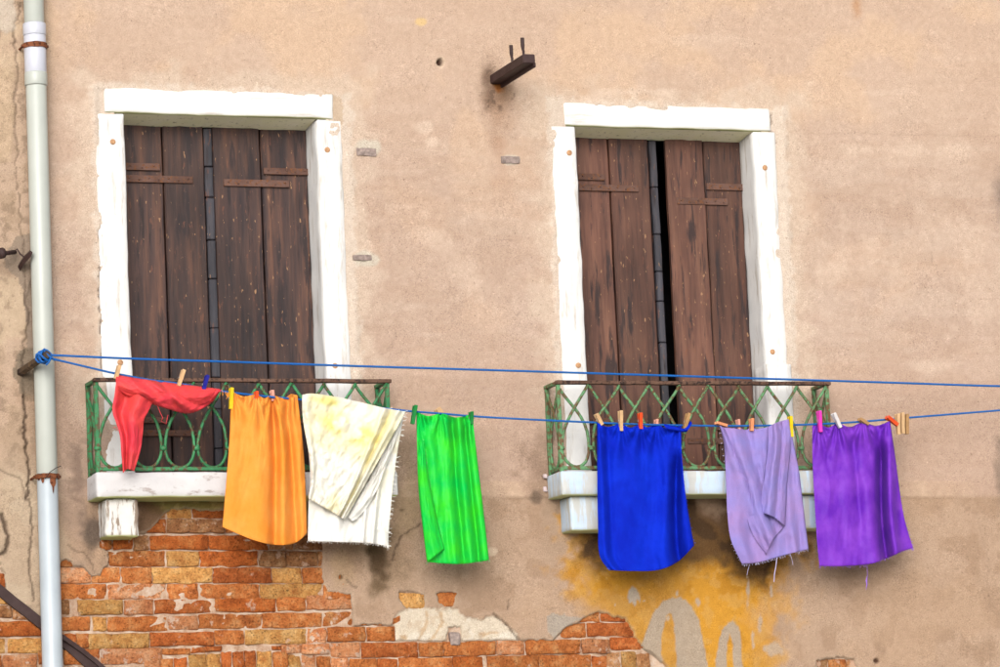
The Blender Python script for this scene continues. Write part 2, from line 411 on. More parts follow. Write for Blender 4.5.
# ------------------------------------------------------------------ facade plaster
facade = thing('house_facade', 'weathered pinkish beige plastered house wall with bare brick and cracks', 'wall', (2.0, 0, GZ))
BRICK_POLY = [(-60, 566), (0, 563), (4, 575), (5, 592), (20, 603), (41, 618), (52, 622), (56, 575), (63, 560), (70, 561), (72, 566), (84, 567.5), (90, 576), (102, 577), (105.5, 567),
  (108.5, 564), (110, 552), (102, 548), (102, 541), (128, 538), (140, 535), (148, 532), (158, 523), (165, 513), (172, 510), (190, 509), (226, 511), (300, 516),
  (318, 530), (322, 545), (322, 565), (323, 583), (328, 592), (342, 594), (352.5, 594), (353, 610), (353.5, 625), (394, 625), (396, 619), (396, 641), (450, 641.5), (519, 640),
  (525, 641), (546, 640), (553, 641.5), (556.5, 638), (562.5, 630), (579, 623), (589, 616), (600, 612), (612, 616), (620, 617), (626, 622), (630.5, 626.5), (633, 634), (639.5, 644.5), (650, 652),
  (659, 659.5), (667, 667), (690, 700), (720, 790), (400, 800), (0, 800), (-60, 790)]
HOLES = [BRICK_POLY, [(401, 592), (413, 592), (425, 596), (424, 608), (406, 607), (401, 600)], [(438, 593), (457, 593), (454, 598), (453, 607), (440, 603)],
  [(817, 661), (826, 660), (832, 658), (846, 657.5), (856, 660), (858, 672), (838, 676), (820, 674)], [(448.5, 627), (462, 627), (462, 643), (441, 646), (440, 641), (449, 640)]]
CREAM = [(396, 617), (402, 610), (410, 608), (450, 608), (456, 610), (466, 617), (476, 619.5), (487, 617), (496, 616), (507, 624), (514, 632), (520, 640), (520, 645), (396, 645)]
XS = np.concatenate([np.arange(-2.6, -0.78, 0.06), np.arange(-0.78, 4.72, 0.0068), np.arange(4.72, 7.2, 0.06)])
ZS = np.concatenate([np.arange(GZ, -2.98, 0.06), np.arange(-2.98, 0.82, 0.0068), np.arange(0.82, 2.6, 0.06)])
X, Z = np.meshgrid(XS, ZS)
px, py = topx(X, 0.0, Z)
wob = (fbm(X*30, Z*30, 3, 5)-0.5)
wob2 = (fbm(X*75, Z*75, 2, 9)-0.5)
wx = px+wob*5+wob2*2; wy = py+(fbm(X*30, Z*30, 3, 25)-0.5)*4+(fbm(X*75, Z*75, 2, 19)-0.5)*2
calm = sstep(60, 20, np.abs(px-455))*sstep(30, 10, np.abs(py-632)); wxb = px*calm+wx*(1-calm); wyb = py*calm+wy*(1-calm)
sd_brick = np.minimum.reduce([poly_sdf(wxb, wyb, q) if i == 0 else poly_sdf(px+wob*4, py+wob2*4, q) for i, q in enumerate(HOLES)])
sd_cream = poly_sdf(px+wob*5, py+wob2*5, CREAM)

H = (fbm(X*1.3, Z*1.3, 3, 1)-0.5)*0.008+(fbm(X*8, Z*8, 4, 2)-0.5)*0.008+(fbm(X*40, Z*40, 3, 3)-0.5)*0.0028
def amount(x): return np.clip(x, 0, 1)
C = np.zeros(X.shape+(3,))
def lay(mask, rgb, k=None):
    global C
    c = np.array(alb(*rgb, k)[:3]); m = amount(mask)[..., None]
    C = C*(1-m)+c*m
n1 = fbm(X*1.1, Z*1.1, 4, 31); n2 = fbm(X*3.5, Z*3.5, 5, 32); n3 = fbm(X*11, Z*11, 5, 33); n4 = fbm(X*28, Z*28, 4, 34)
C[:] = np.array(alb(214, 187, 168)[:3])
lay(sstep(0.45, 0.62, n1)*0.6, (207, 178, 157))
lay(sstep(0.46, 0.64, n2)*0.45, (226, 194, 168))
lay(sstep(0.52, 0.66, n3)*0.22, (198, 168, 146))
lay(sstep(0.55, 0.66, n4)*0.25, (232, 206, 184))
tr = fbm(X*3.0+Z*0.6, Z*13, 4, 61); lay(sstep(0.50, 0.62, tr)*0.30, (226, 202, 182)); lay(sstep(0.55, 0.66, fbm(X*2.2, Z*9, 4, 64))*0.25, (196, 164, 140))
H += (tr-0.5)*0.006
upper = sstep(230, 40, py)  # brighter, hazier top of the wall painted into its colour
lay(upper*0.6, (224, 193, 168))
lay(upper*sstep(0.5, 0.66, n2)*0.5, (232, 198, 166))
def blob(cx, cy, rx, ry, soft=0.5, wobble=0.9, nz=None):
    nn = n3 if nz is None else nz
    d = np.sqrt(((px-cx)/rx)**2+((py-cy)/ry)**2)+(nn-0.5)*wobble*2
    return sstep(1.0, 1.0-soft, d)
# older render below the string band
band_y = 480+(px-430)*-0.001
below = sstep(-3, 3, py-band_y-17)
lay(below*0.78, (192, 161, 134))
lay(below*sstep(0.48, 0.62, n3)*0.4, (166, 134, 108))
lay(below*sstep(0.52, 0.64, n2)*0.6, (200, 168, 140))
lay(sstep(330, 480, py)*sstep(470, 330, py-40)*0.25, (196, 164, 140))
mid = sstep(300, 420, py)*(1-below)
lay(mid*0.5, (205, 172, 150))
# wall left of the downpipe and behind it: greyer, blotched
left = sstep(56, 30, px)
lay(left*0.55, (206, 178, 150)); lay(left*sstep(0.47, 0.62, n3)*0.6, (184, 158, 132)); lay(left*sstep(0.5, 0.62, n2)*0.6, (222, 198, 168))
lay(left*sstep(0.58, 0.66, n4)*0.5, (148, 124, 104))
lay(poly_sdf(wx, wy, [(18, 235), (40, 230), (44, 345), (36, 350), (28, 352), (26, 318), (24, 292), (14, 275), (6, 268), (4, 255)]) < 0, (168, 148, 130))
lay((poly_sdf(wx, wy, [(12, 372), (20, 350), (44, 345), (46, 400), (24, 402)]) < 0)*0.9, (142, 126, 108))
lay(blob(30, 455, 20, 70, 0.6)*0.6, (176, 146, 120))
low_left = sstep(80, 50, px)*sstep(430, 520, py)
lay(low_left*0.6, (200, 178, 152)); lay(low_left*sstep(0.5, 0.6, n3)*0.6, (214, 192, 166))
near_slab = blob(78, 470, 24, 110, 0.7, 0.8)*sstep(330, 460, py)
lay(near_slab*0.75, (172, 146, 128)); lay(near_slab*sstep(0.5, 0.6, n3)*0.7, (140, 118, 104)); lay(blob(92, 535, 14, 52, 0.8, 0.7)*0.85, (92, 80, 72))
lay(blob(105, 560, 12, 18, 0.7)*0.4, (150, 128, 110))
# paler skim round the stone frames
for fx0, fx1, fy0, fy1 in ((95, 352, 87, 500), (552, 787, 103, 500)):
    ddx = np.maximum(fx0+(py-110)*0.03-px, px-fx1-(py-240)*0.04); ddy = fy0+(px-fx0)*0.04-py
    dd = np.maximum(ddx, ddy)
    halo = sstep(30, 4, dd+(n3-0.5)*55)
    lay(halo*0.75*sstep(470, 380, py), (230, 206, 184)); lay(sstep(7, 1, dd+(n4-0.5)*14)*0.6*sstep(470, 380, py), (240, 224, 208))
    H += 0.007*sstep(-5, 0, dd)*sstep(7, 1, dd)*sstep(0.42, 0.70, fbm(X*9, Z*9, 5, 91))*sstep(470, 440, py)
lay((poly_sdf(wx, wy, [(322, 90), (341, 97), (343, 125), (333, 118)]) < 0)*0.8, (214, 188, 160))
# drifts of pale bloom across the open wall
for cx, cy, rx, ry, a in ((440, 240, 30, 20, .5), (465, 275, 26, 30, .35), (425, 128, 12, 8, .8), (432, 142, 9, 7, .8), (400, 20, 16, 5, .3), (885, 150, 60, 9, .45), (955, 150, 35, 12, .5), (828, 272, 26, 18, .5),
        (870, 265, 40, 30, .3), (930, 365, 24, 12, .5), (945, 220, 40, 40, .35), (985, 300, 30, 60, .3), (640, 92, 80, 6, .7), (590, 98, 30, 7, .6), (80, 110, 22, 30, .5), (700, 40, 60, 10, .3), (890, 92, 40, 5, .3),
        (920, 545, 60, 30, .4), (860, 620, 40, 30, .35), (960, 510, 40, 10, .3), (480, 560, 30, 20, .4), (520, 600, 50, 12, .4), (455, 530, 20, 25, .3), (640, 240, 5, 5, 0)):
    lay(blob(cx, cy, rx, ry, 0.8, 0.8)*a, (236, 210, 188) if cy < 470 else (208, 178, 152))
lay(blob(421, 22, 7, 5, 0.3, 0.3), (240, 205, 150)); lay(blob(857, 5, 9, 26, 0.8, 0.7)*0.6, (198, 142, 92))
lay(blob(1010, 195, 26, 50, 0.9, 0.4)*0.85, (120, 104, 96)); lay(blob(1000, 480, 12, 40, 0.8)*0.6, (130, 112, 100))  # dark shading painted onto the wall's right edge
# soot and rust wept from the iron bracket
lay(blob(497, 108, 21, 60, 0.95, 0.35)*0.65, (176, 138, 110)); lay(blob(491, 92, 15, 36, 0.95, 0.45)*0.75, (122, 94, 76)); lay(blob(487, 78, 9, 22, 0.95, 0.5, n4)*0.6, (112, 88, 74)); lay(blob(503, 96, 12, 24, 0.95, 0.5)*0.6, (136, 102, 76)); lay(blob(498, 86, 9, 9, 0.8, 0.5, n4)*0.95, (160, 98, 46)); lay(blob(500, 160, 16, 40, 0.9, 0.8)*0.30, (200, 160, 132))
lay(sstep(0.6, 0.68, n4)*blob(497, 100, 18, 40, 0.6)*0.6, (100, 80, 68))
# horizontal string band
band = sstep(0, 3, py-band_y)*sstep(19.5, 16.5, py-band_y)*sstep(385, 430, px+wob*30)*sstep(985, 945, px)
H += band*0.007
lay(band*0.55, (212, 180, 152)); lay(band*sstep(0.5, 0.6, n3)*0.4, (226, 196, 168))
lay(blob(415, 488, 26, 40, 0.6, 1.0)*0.6, (196, 168, 136)); lay(blob(408, 520, 16, 34, 0.7)*0.5, (180, 152, 122))
lay(blob(404, 450, 14, 40, 0.8)*0.4, (196, 164, 140))
# damp dirt at the balconies' ends and below them
lay(blob(540, 470, 24, 60, 0.9, 0.9)*0.7, (158, 130, 110)); lay(blob(553, 520, 20, 60, 0.8, 0.8)*0.3, (160, 136, 112)); lay(blob(536, 500, 8, 10, 0.7)*0.7, (110, 94, 80))
lay(blob(392, 560, 24, 40, 0.85, 0.8)*0.55, (146, 120, 92)); lay(blob(380, 555, 16, 34, 0.8, 0.8)*0.85, (86, 66, 44)); lay(blob(375, 590, 9, 16, 0.9, 0.8)*0.5, (110, 88, 60))
lay(blob(345, 565, 20, 22, 0.7, 0.8)*0.5, (196, 164, 126))
# ochre paint patch with grey overpainted marks
och = poly_sdf(px+(n3-0.5)*70+(n4-0.5)*25, py+(n3-0.5)*40, [(568, 520), (806, 520), (796, 560), (786, 600), (778, 640), (760, 690), (620, 760), (620, 640), (600, 612), (572, 596)])
och_m = sstep(16, -18, och)
lay(och_m*0.92, (224, 160, 46)); lay(och_m*sstep(0.46, 0.62, n3)*0.6, (196, 136, 46)); lay(och_m*sstep(0.52, 0.62, n4)*0.5, (220, 172, 96)); lay(och_m*sstep(0.5, 0.64, n2)*0.4, (196, 148, 84))
dk = sstep(12, -14, poly_sdf(px+(n3-0.5)*60+(n2-0.5)*30, py+(n3-0.5)*40, [(566, 500), (802, 500), (796, 530), (782, 575), (768, 590), (735, 578), (716, 562), (690, 566), (660, 560), (610, 556), (590, 572), (575, 560)]))
lay(dk*0.92, (104, 78, 54)); lay(dk*sstep(0.48, 0.6, n3)*0.7, (76, 58, 44)); lay(dk*sstep(0.55, 0.65, n2)*0.5, (140, 104, 62))
lay(blob(640, 590, 60, 18, 0.8, 0.9)*0.5*och_m, (214, 152, 46))
grey = (186, 170, 152)
def marks(sd, soft=0.8): return sstep(soft, -soft, sd)
wgx = px+(n4-0.5)*3; wgy = py+wob2*4
arch = [(640, 660), (641, 648), (648, 626), (655, 610), (664, 600), (674, 597), (684, 599), (692, 606), (698, 620), (703, 640), (707, 660), (712, 690), (678, 690), (676, 650), (674, 622), (671, 613), (667, 614), (664, 625), (661, 645), (661, 652), (666, 668), (660, 672)]
arch2 = [(713, 690), (717, 650), (721, 632), (728, 623), (735, 621), (740, 630), (742, 655), (745, 690), (735, 690), (733, 645), (730, 634), (727, 645), (726, 690)]
for q in (arch, arch2): lay(marks(poly_sdf(wgx, wgy, q))*0.92, grey)
lay(marks(poly_sdf(wgx, wgy, [(628, 590), (631, 586), (636, 588), (640, 596), (640, 603), (637, 600), (635, 606), (632, 602), (629, 603), (627, 597)])), (192, 176, 158))
lay(marks(poly_sdf(wgx, wgy, [(546, 616), (552, 613), (566, 615), (582, 619), (570, 624), (560, 632), (554, 640), (548, 632)]))*0.9, (184, 172, 158))
for cx, cy, rx, ry in ((677, 594, 1.6, 4), (697.5, 602, 3, 6), (668, 618, 2.4, 4), (644, 601, 1.5, 1.5), (748, 590, 2.2, 14), (760, 625, 3, 12), (778, 650, 13, 7), (771, 590, 2, 8), (615, 605, 1.5, 2), (655, 628, 1.2, 3), (753, 640, 2, 10)):
    lay(blob(cx, cy, rx, ry, 0.5, 0.9, n4)*0.85, (196, 178, 158))
lay(blob(790, 610, 40, 60, 0.9, 0.8)*0.4, (204, 174, 146))
# cream undercoat bared at the foot of the render
cm = sstep(1.2, -1.2, sd_cream)
lay(cm, (232, 216, 194)); lay(cm*sstep(0.5, 0.6, n3)*0.6, (246, 236, 220)); lay(cm*sstep(0.58, 0.66, n4)*0.4, (204, 176, 144))
for pl in ([(427, 612), (428, 622), (423, 633), (419, 641)], [(441, 612), (443, 622), (438, 632), (430, 641)], [(402, 637), (407, 638)], [(480, 634), (498, 632)]):
    lay(sstep(2.2, 0.4, line_dist(wx, wy, pl))*0.7, (206, 170, 128))
H -= cm*0.009
# algae strip of render left under the first slab
moss = sstep(4, -4, poly_sdf(wx, wy, [(140, 498), (230, 498), (300, 500), (318, 512), (230, 509), (196, 514), (178, 512), (165, 515), (150, 512)]))
lay(moss*0.9, (132, 122, 62)); lay(moss*sstep(0.5, 0.6, n4)*0.8, (172, 152, 96))
lay(sstep(4, -4, poly_sdf(wx, wy, [(138, 500), (152, 500), (166, 512), (158, 522), (148, 532), (138, 536)]))*0.85, (112, 84, 62))
# small scars
lay(blob(440, 62, 6.5, 7.5, 0.5, 0.4, n4), (232, 206, 180))
for cx, cy, rx, ry in ((367, 149, 15, 10), (366, 259, 16, 9), (510, 160, 12, 8)):
    lay(blob(cx, cy, rx, ry, 0.4, 0.5)*0.9, (222, 210, 192)); H += blob(cx, cy, rx, ry, 0.5, 0.5)*0.003
for cx, cy in ((434, 540), (492, 552)): lay(blob(cx, cy, 7, 5, 0.3, 0.6), (222, 196, 170))
# cracks and sunk joints
CR = []
cr_ = random.Random(5)
for (sx0, sy0, an, ln_) in ((395, 330, 80, 60), (480, 230, 20, 40), (650, 60, 10, 90), (840, 200, 95, 70), (910, 420, 170, 60), (930, 250, 60, 50), (440, 20, 100, 40), (70, 60, 80, 60), (75, 300, 95, 70), (880, 590, 15, 70), (500, 520, 85, 50), (820, 60, 5, 110), (980, 590, 100, 60), (240, 60, 8, 80)):
    pts = [(sx0, sy0)]
    for q in range(int(ln_/6)):
        an += cr_.uniform(-28, 28); pts.append((pts[-1][0]+6*math.cos(math.radians(an)), pts[-1][1]+6*math.sin(math.radians(an))))
    CR.append((pts, 0.5, .0012))
CR += [([(15, 105), (17, 150), (15, 165), (20, 200), (22, 240), (24, 262), (25, 300), (29, 315), (24, 345), (23, 365)], 1.0, .004), ([(23, 395), (26, 415), (24, 432), (27, 450), (29, 470), (27, 500)], 1.3, .007),
      ([(3, 515), (8, 535), (6, 548), (0, 555)], 2.2, .014), ([(101, 225), (100, 300), (102, 345), (103, 376)], 1.1, .006), ([(421, 524), (410, 528), (399, 540), (393, 561)], 1.0, .005),
      ([(511, 600), (507, 609)], .9, .004), ([(495, 615), (507, 624), (519, 640)], 1.0, .006), ([(804, 133), (900, 134.5), (1010, 137)], .8, .0010), ([(772, 115), (769, 128), (775, 142)], 1.0, .005),
      ([(348, 580), (352, 585), (357, 588)], .9, .004), ([(68, 545), (78, 553), (84, 552), (90, 560), (95, 573)], .9, .004), ([(405, 210), (408, 216)], .7, .002), ([(20, 2), (14, 30), (18, 60), (15, 105)], 1.2, .004), ([(948, 498), (975, 512), (988, 560), (990, 670)], 1.4, .0008),
      ([(560, 608), (546, 609)], .7, .002), ([(30, 500), (33, 530), (30, 560), (33, 600)], 1.2, .006), ([(0, 470), (20, 478), (28, 500)], 1.0, .004)]
for pts, wd, dp in CR:
    d = line_dist(px+wob*6+wob2*2, py+wob*5, pts)
    k = sstep(wd*1.5, wd*0.4, d); H -= k*dp; lay(k*min(0.85, dp*120), (92, 74, 62))
# recessed hollows
for cx, cy, rx, ry, dp, col in ((440, 62, 4.2, 4.6, .03, (92, 66, 56)), (341, 577, 3, 3.5, .012, (120, 92, 66)), (877, 661, 4, 3, .012, (96, 70, 56)), (100, 296, 1.5, 2, .01, (90, 70, 60)), (402, 510, 4, 2, .006, (140, 116, 92))):
    k = blob(cx, cy, rx, ry, 0.5, 0.4, n4); H -= k*dp; lay(k, col)
# left side: render lost in layers
lv = sstep(2, -2, poly_sdf(wx, wy, [(26, 300), (42, 240), (48, 500), (30, 500), (24, 430), (22, 370), (29, 315)])); H -= lv*0.010
lv = sstep(2, -2, poly_sdf(wx, wy, [(-20, 60), (12, 70), (15, 120), (10, 160), (-20, 170)])); H += lv*0.004; lay(lv*0.4, (226, 198, 164))
lv = sstep(2, -2, poly_sdf(wx, wy, [(-20, 0), (14, 0), (16, 30), (6, 34), (-20, 20)])); H += lv*0.003; lay(lv*0.6, (226, 214, 198))
# edges of the render: fall back to the brick
edge = sstep(1.2, -1.3, sd_brick)
H = H*(1-edge)+edge*(-0.040)
lay(sstep(3.5, 0.2, sd_brick)*0.35, (216, 194, 168))
Yw = -H
keep_v = sd_brick > -2.6
# openings for the two windows (hidden behind the stone frames' inner edges)
inwin = np.zeros(X.shape, bool)
for o in WIN: inwin |= (X > o-0.05) & (X < o+OPEN_W+0.05) & (Z < 0.04) & (Z > SLAB_TOP-0.03)
ny, nx = X.shape
idx = np.arange(nx*ny).reshape(ny, nx)
ok = (keep_v[:-1, :-1] | keep_v[1:, :-1] | keep_v[:-1, 1:] | keep_v[1:, 1:]) & ~(inwin[:-1, :-1] & inwin[1:, 1:] & inwin[1:, :-1] & inwin[:-1, 1:])
quads = np.stack([idx[:-1, :-1][ok], idx[:-1, 1:][ok], idx[1:, 1:][ok], idx[1:, :-1][ok]], -1)
used = np.unique(quads); remap = np.full(nx*ny, -1); remap[used] = np.arange(len(used))
quads = remap[quads]
pv = np.stack([X.ravel(), Yw.ravel(), Z.ravel()], -1)[used]-np.array(facade.location)
me = bpy.data.meshes.new('plaster'); me.vertices.add(len(pv)); me.vertices.foreach_set('co', pv.ravel().astype(np.float32))
nq = len(quads); me.loops.add(nq*4); me.loops.foreach_set('vertex_index', quads.ravel().astype(np.int32))
me.polygons.add(nq); me.polygons.foreach_set('loop_start', np.arange(0, nq*4, 4, dtype=np.int32))
me.update(calc_edges=True); me.validate()
ca = me.color_attributes.new('wear_and_shade', 'FLOAT_COLOR', 'POINT')  # wear colours, with the painted shading and haze among them
ca.data.foreach_set('color', np.concatenate([C.reshape(-1, 3)[used], np.ones((len(used), 1))], 1).ravel().astype(np.float32))
link('plaster', me, M['plaster'], facade, True)

# mortar bed behind the bare bricks
def mortar_patch(x0, x1, z0, z1, st=0.012):
    xs = np.arange(x0, x1, st); zs = np.arange(z0, z1, st)
    a, b = np.meshgrid(xs, zs); y = 0.0225+(fbm(a*14, b*14, 4, 55)-0.5)*0.016+(fbm(a*50, b*50, 2, 56)-0.5)*0.004
    v = np.stack([a, y, b], -1).reshape(-1, 3); n, m_ = b.shape
    i = np.arange(n*m_).reshape(n, m_)
    f = np.stack([i[:-1, :-1], i[:-1, 1:], i[1:, 1:], i[1:, :-1]], -1).reshape(-1, 4)
    return v.tolist(), f.tolist()
mb = merge(mortar_patch(-1.0, 2.98, -3.5, -1.86), mortar_patch(3.45, 3.85, -2.9, -2.55))
mesh('mortar_bed', mb[0], mb[1], M['mortar'], facade, True)

# ------------------------------------------------------------------ bricks
def brick_mesh(kind, sx, sz, seed):
    r = random.Random(seed)
    nx_, nz_ = (9, 4) if sx > 0.15 else (5, 4)
    xs = [-sx/2]+[-sx/2+0.004+(sx-0.008)*i/(nx_-1) for i in range(nx_)]+[sx/2]
    zs = [-sz/2]+[-sz/2+0.004+(sz-0.008)*i/(nz_-1) for i in range(nz_)]+[sz/2]
    verts = []; faces = []; ids = {}
    for i, x in enumerate(xs):
        for k, z in enumerate(zs):
            eb = (i in (0, len(xs)-1)) + (k in (0, len(zs)-1))
            y = (0, 0.005, 0.010)[eb]+mnoise.noise(Vector((x*26+seed*5, z*30, seed*3.3)))*0.012
            ids[i, k] = len(verts)
            jx = mnoise.noise(Vector((z*45, seed*2.1, x*20)))*0.007; jz = mnoise.noise(Vector((x*24, seed*4.7, z*12)))*0.007
            if eb == 2: x2, z2 = x*0.99, z*0.965
            else: x2, z2 = x, z
            verts.append((x2+jx, y, z2+jz))
    for i in range(len(xs)-1):
        for k in range(len(zs)-1):
            faces.append((ids[i, k], ids[i+1, k], ids[i+1, k+1], ids[i, k+1]))
    ring = [(i, 0) for i in range(len(xs))]+[(len(xs)-1, k) for k in range(1, len(zs))]+[(i, len(zs)-1) for i in range(len(xs)-2, -1, -1)]+[(0, k) for k in range(len(zs)-2, 0, -1)]
    rb = []
    for (i, k) in ring:
        v = verts[ids[i, k]]; rb.append(len(verts)); verts.append((v[0], 0.06, v[2]))
    n = len(ring)
    for q in range(n):
        a, b = ring[q], ring[(q+1) % n]
        faces.append((ids[b], ids[a], rb[q], rb[(q+1) % n]))
    m_ = bpy.data.meshes.new('brick'); m_.from_pydata(verts, [], faces); m_.update()
    m_.polygons.foreach_set('use_smooth', [True]*len(m_.polygons))
    m_.materials.append(M['b_o'])
    return m_
LONG = [brick_mesh('l', 0.29, 0.070, s) for s in range(1, 9)]
SHORT = [brick_mesh('s', 0.145, 0.070, s) for s in range(11, 19)]
TINY = [brick_mesh('t', 0.07, 0.070, s) for s in range(21, 27)]
BR_ = []
def row(y0, y1, *bs):
    for b in bs:
        BR_.append((b[0], b[1], b[3] if len(b) > 3 else y0, b[4] if len(b) > 3 else y1, b[2]))
row(509, 518, (140, 165, 't'), (167, 191, 'y'), (192.5, 226, 'd'), (228, 270, 'o'), (272, 300, 't'), (302, 340, 'o'))
row(519.5, 532.5, (139, 165.5, 'd'), (166.5, 224, 't'), (225.5, 262, 'o'), (264, 306, 't'), (308, 342, 'd'))
row(535.8, 549.5, (92, 112, 'd'), (113.5, 132.5, 'd'), (133.8, 149, 't'), (150, 207.5, 'd'), (209, 268.5, 'd'), (269.8, 293, 't'), (294.2, 324, 't'), (326, 360, 't'))
row(551.5, 566, (60, 107, 'o'), (109, 165, 'o'), (166.8, 198.6, 'y'), (199.8, 257, 'd'), (258.7, 285.2, 't'), (286.2, 317, 't'), (318, 340, 't'))
row(568, 582.8, (38, 58, 'o'), (60, 91, 'p'), (92, 120.3, 'o'), (121.5, 151.4, 'o'), (152.7, 211.8, 'y'), (212.8, 271, 'r'), (272.4, 301.8, 'y'), (302.8, 340, 'o'))
row(584.3, 598.8, (60, 106.3, 'o'), (107.8, 166.2, 'p'), (167.8, 197.8, 'o'), (199, 259, 'o'), (260.5, 322, 'y'), (323.3, 350, 'o'))
row(600.3, 614.3, (40, 69.5, 't'), (78, 122.8, 'y'), (124.2, 152.8, 'p'), (155, 213.8, 'r', 599.8, 613), (215.4, 275.6, 'd', 598.5, 611.5), (277, 305.5, 'o', 597.3, 610.3), (307, 352.6, 'p', 596, 609.3), (354, 392, 'o', 595.5, 609))
row(617, 631, (40, 90, 'o', 617, 630.5), (93.4, 106.2, 'y', 617.5, 631), (107.6, 167, 'o'), (168.4, 198, 'p', 616.5, 629), (199.2, 261.4, 'o', 614.6, 628.3), (262.4, 322, 'o', 613.4, 627.3), (323.2, 352.4, 'o', 612, 626), (354, 400, 'o', 611, 624.5))
row(633.5, 648, (64, 76, 'r'), (77, 88.5, 'o', 634, 648), (87.8, 149, 'y', 634, 648.3), (150.4, 213.4, 'r', 632.6, 645.6), (214.8, 244, 'o', 630.4, 644), (245.2, 306.2, 'y', 629.6, 644), (307.2, 326.6, 'p', 628.8, 643), (327.6, 366, 'o', 627.3, 641.6), (367.2, 394.8, 'o', 627, 641))
row(649, 664, (64, 84, 'o', 650, 664), (85, 99.5, 'r', 648.5, 660), (101, 162, 'p', 648.6, 664), (162.8, 191, 'o', 648.6, 654.8), (191.6, 206, 'r', 647.4, 652.8), (206.2, 221.4, 'r', 646.2, 651.4), (272, 281, 'r', 646, 650),
    (281.6, 301, 'p', 644.8, 653), (301.4, 329.4, 'p', 644.3, 654.3), (330.5, 360, 'p', 643, 657.3), (361.6, 417.6, 'r', 642.8, 657.2), (419, 442.4, 'o', 642.8, 656.6), (443.4, 495, 'o', 642, 655.4), (496.6, 524.4, 'p', 640.6, 654.4), (525.8, 580.4, 'o', 640.2, 653.6),
    (582, 609.4, 'p', 639.4, 652.8), (610.4, 640, 'r', 637.6, 649.4), (641, 668, 'o', 636, 648))
row(657.5, 672, (320, 330.4, 'o', 656.6, 671), (331.4, 348.4, 'p', 658.4, 672), (349.8, 377.2, 'o', 659, 673), (378, 398, 'r', 659, 673), (399, 452, 'o', 658, 672), (453.2, 482.4, 'd', 656.8, 671), (487, 538.4, 'o', 655.8, 670.4), (539, 591, 'o', 655, 669.6), (592.4, 607.2, 'r', 655.8, 669))
row(623, 636, (560, 585.6, 'o', 624, 637), (587.2, 634, 'r', 623, 636.2), (635.5, 660, 'o', 622, 635))
row(614, 621.5, (574, 599.6, 'o', 610, 621.8), (601, 632, 'r', 609, 621.4))
row(593, 607, (399, 424, 'y', 593.5, 607.5), (425.5, 437, 't', 593.5, 607), (438, 457, 'o', 593, 606))
row(660, 676, (814, 828, 't'), (829, 846, 'o'), (847, 862, 't'))
for i, (a, b, c, yt) in enumerate(((145, 159.6, 'p', 660.6), (161, 173, 'o', 659), (175, 187.2, 'r', 658), (190, 205.8, 'y', 654.6), (207, 221, 'y', 654.2), (222.2, 231.4, 'r', 652.4), (233.4, 243.8, 'r', 652), (245.4, 255.4, 'r', 651.2), (257.6, 271.2, 'y', 651.6), (274, 287.6, 'o', 652), (288.4, 301, 'y', 654.6), (302.6, 316, 'p', 655), (317.4, 329.4, 'o', 656.6), (608, 621, 't', 653), (622.2, 636, 'y', 651.6), (637.5, 650, 't', 654))):
    BR_.append((a, b, yt, yt+46, c))
# left of the downpipe
row(574, 588, (-30, 4.5, 'r')); row(590, 603, (-30, -1, 'o'), (0, 12, 'y', 591, 604))
row(606, 618, (-30, 11.6, 't'), (12.6, 38, 't', 607, 619.5)); row(622, 635.6, (-30, -14, 'o'), (-13, 41, 'd'), (42.4, 63, 'o', 633, 646)); row(638.6, 653, (-30, 5, 'y'), (7.8, 46, 'y')); row(655, 668, (-30, 1.5, 'o'), (2.6, 37, 'p', 655, 669), (38.4, 62, 'o', 650, 664))
# courses just below the frame
for r_, y in enumerate((671, 687.5, 704, 720, 736)):
    xx = -30-13*(r_ % 2)
    while xx < 690:
        L_ = random.choice((58, 60, 29, 59))
        if not (xx+L_ > 140 and xx < 335 and y < 700) and not (y < 676 and xx+L_ > 315 and xx < 655) and not (xx+L_ > 604 and y < 700):
            BR_.append((xx, xx+L_-1.5, y+(0 if xx < 150 else 3), y+14+(0 if xx < 150 else 3), random.choice('ooryp')))
        xx += L_
br = random.Random(4)
for (x0, x1, y0, y1, c) in BR_:
    p0 = at(x0, y1, -0.018); p1 = at(x1, y0, -0.018)
    pr = at(x1, y1, -0.018); sx_ = pr[0]-p0[0]; sz_ = at(x0, y0, -0.018)[2]-p0[2]
    upright = sz_ > sx_
    ln = max(sx_, sz_); th = min(sx_, sz_)
    if ln > 0.2: me_, bl_ = br.choice(LONG), 0.29
    elif ln > 0.1: me_, bl_ = br.choice(SHORT), 0.145
    else: me_, bl_ = br.choice(TINY), 0.07
    o = bpy.data.objects.new('brick', me_); COL.objects.link(o); o.parent = facade
    ctr = (p0+p1)/2
    o.location = Vector((ctr[0], 0.010+br.uniform(-0.003, 0.009), ctr[2]))-facade.location
    o.scale = (ln/bl_*1.012, 1, th/0.070*1.06)
    o.rotation_euler = (br.uniform(-.03, .03), (math.pi/2 if upright else 0)+br.uniform(-.012, .012), br.uniform(-.02, .02))
    o.material_slots[0].link = 'OBJECT'; o.material_slots[0].material = M['b_'+c]

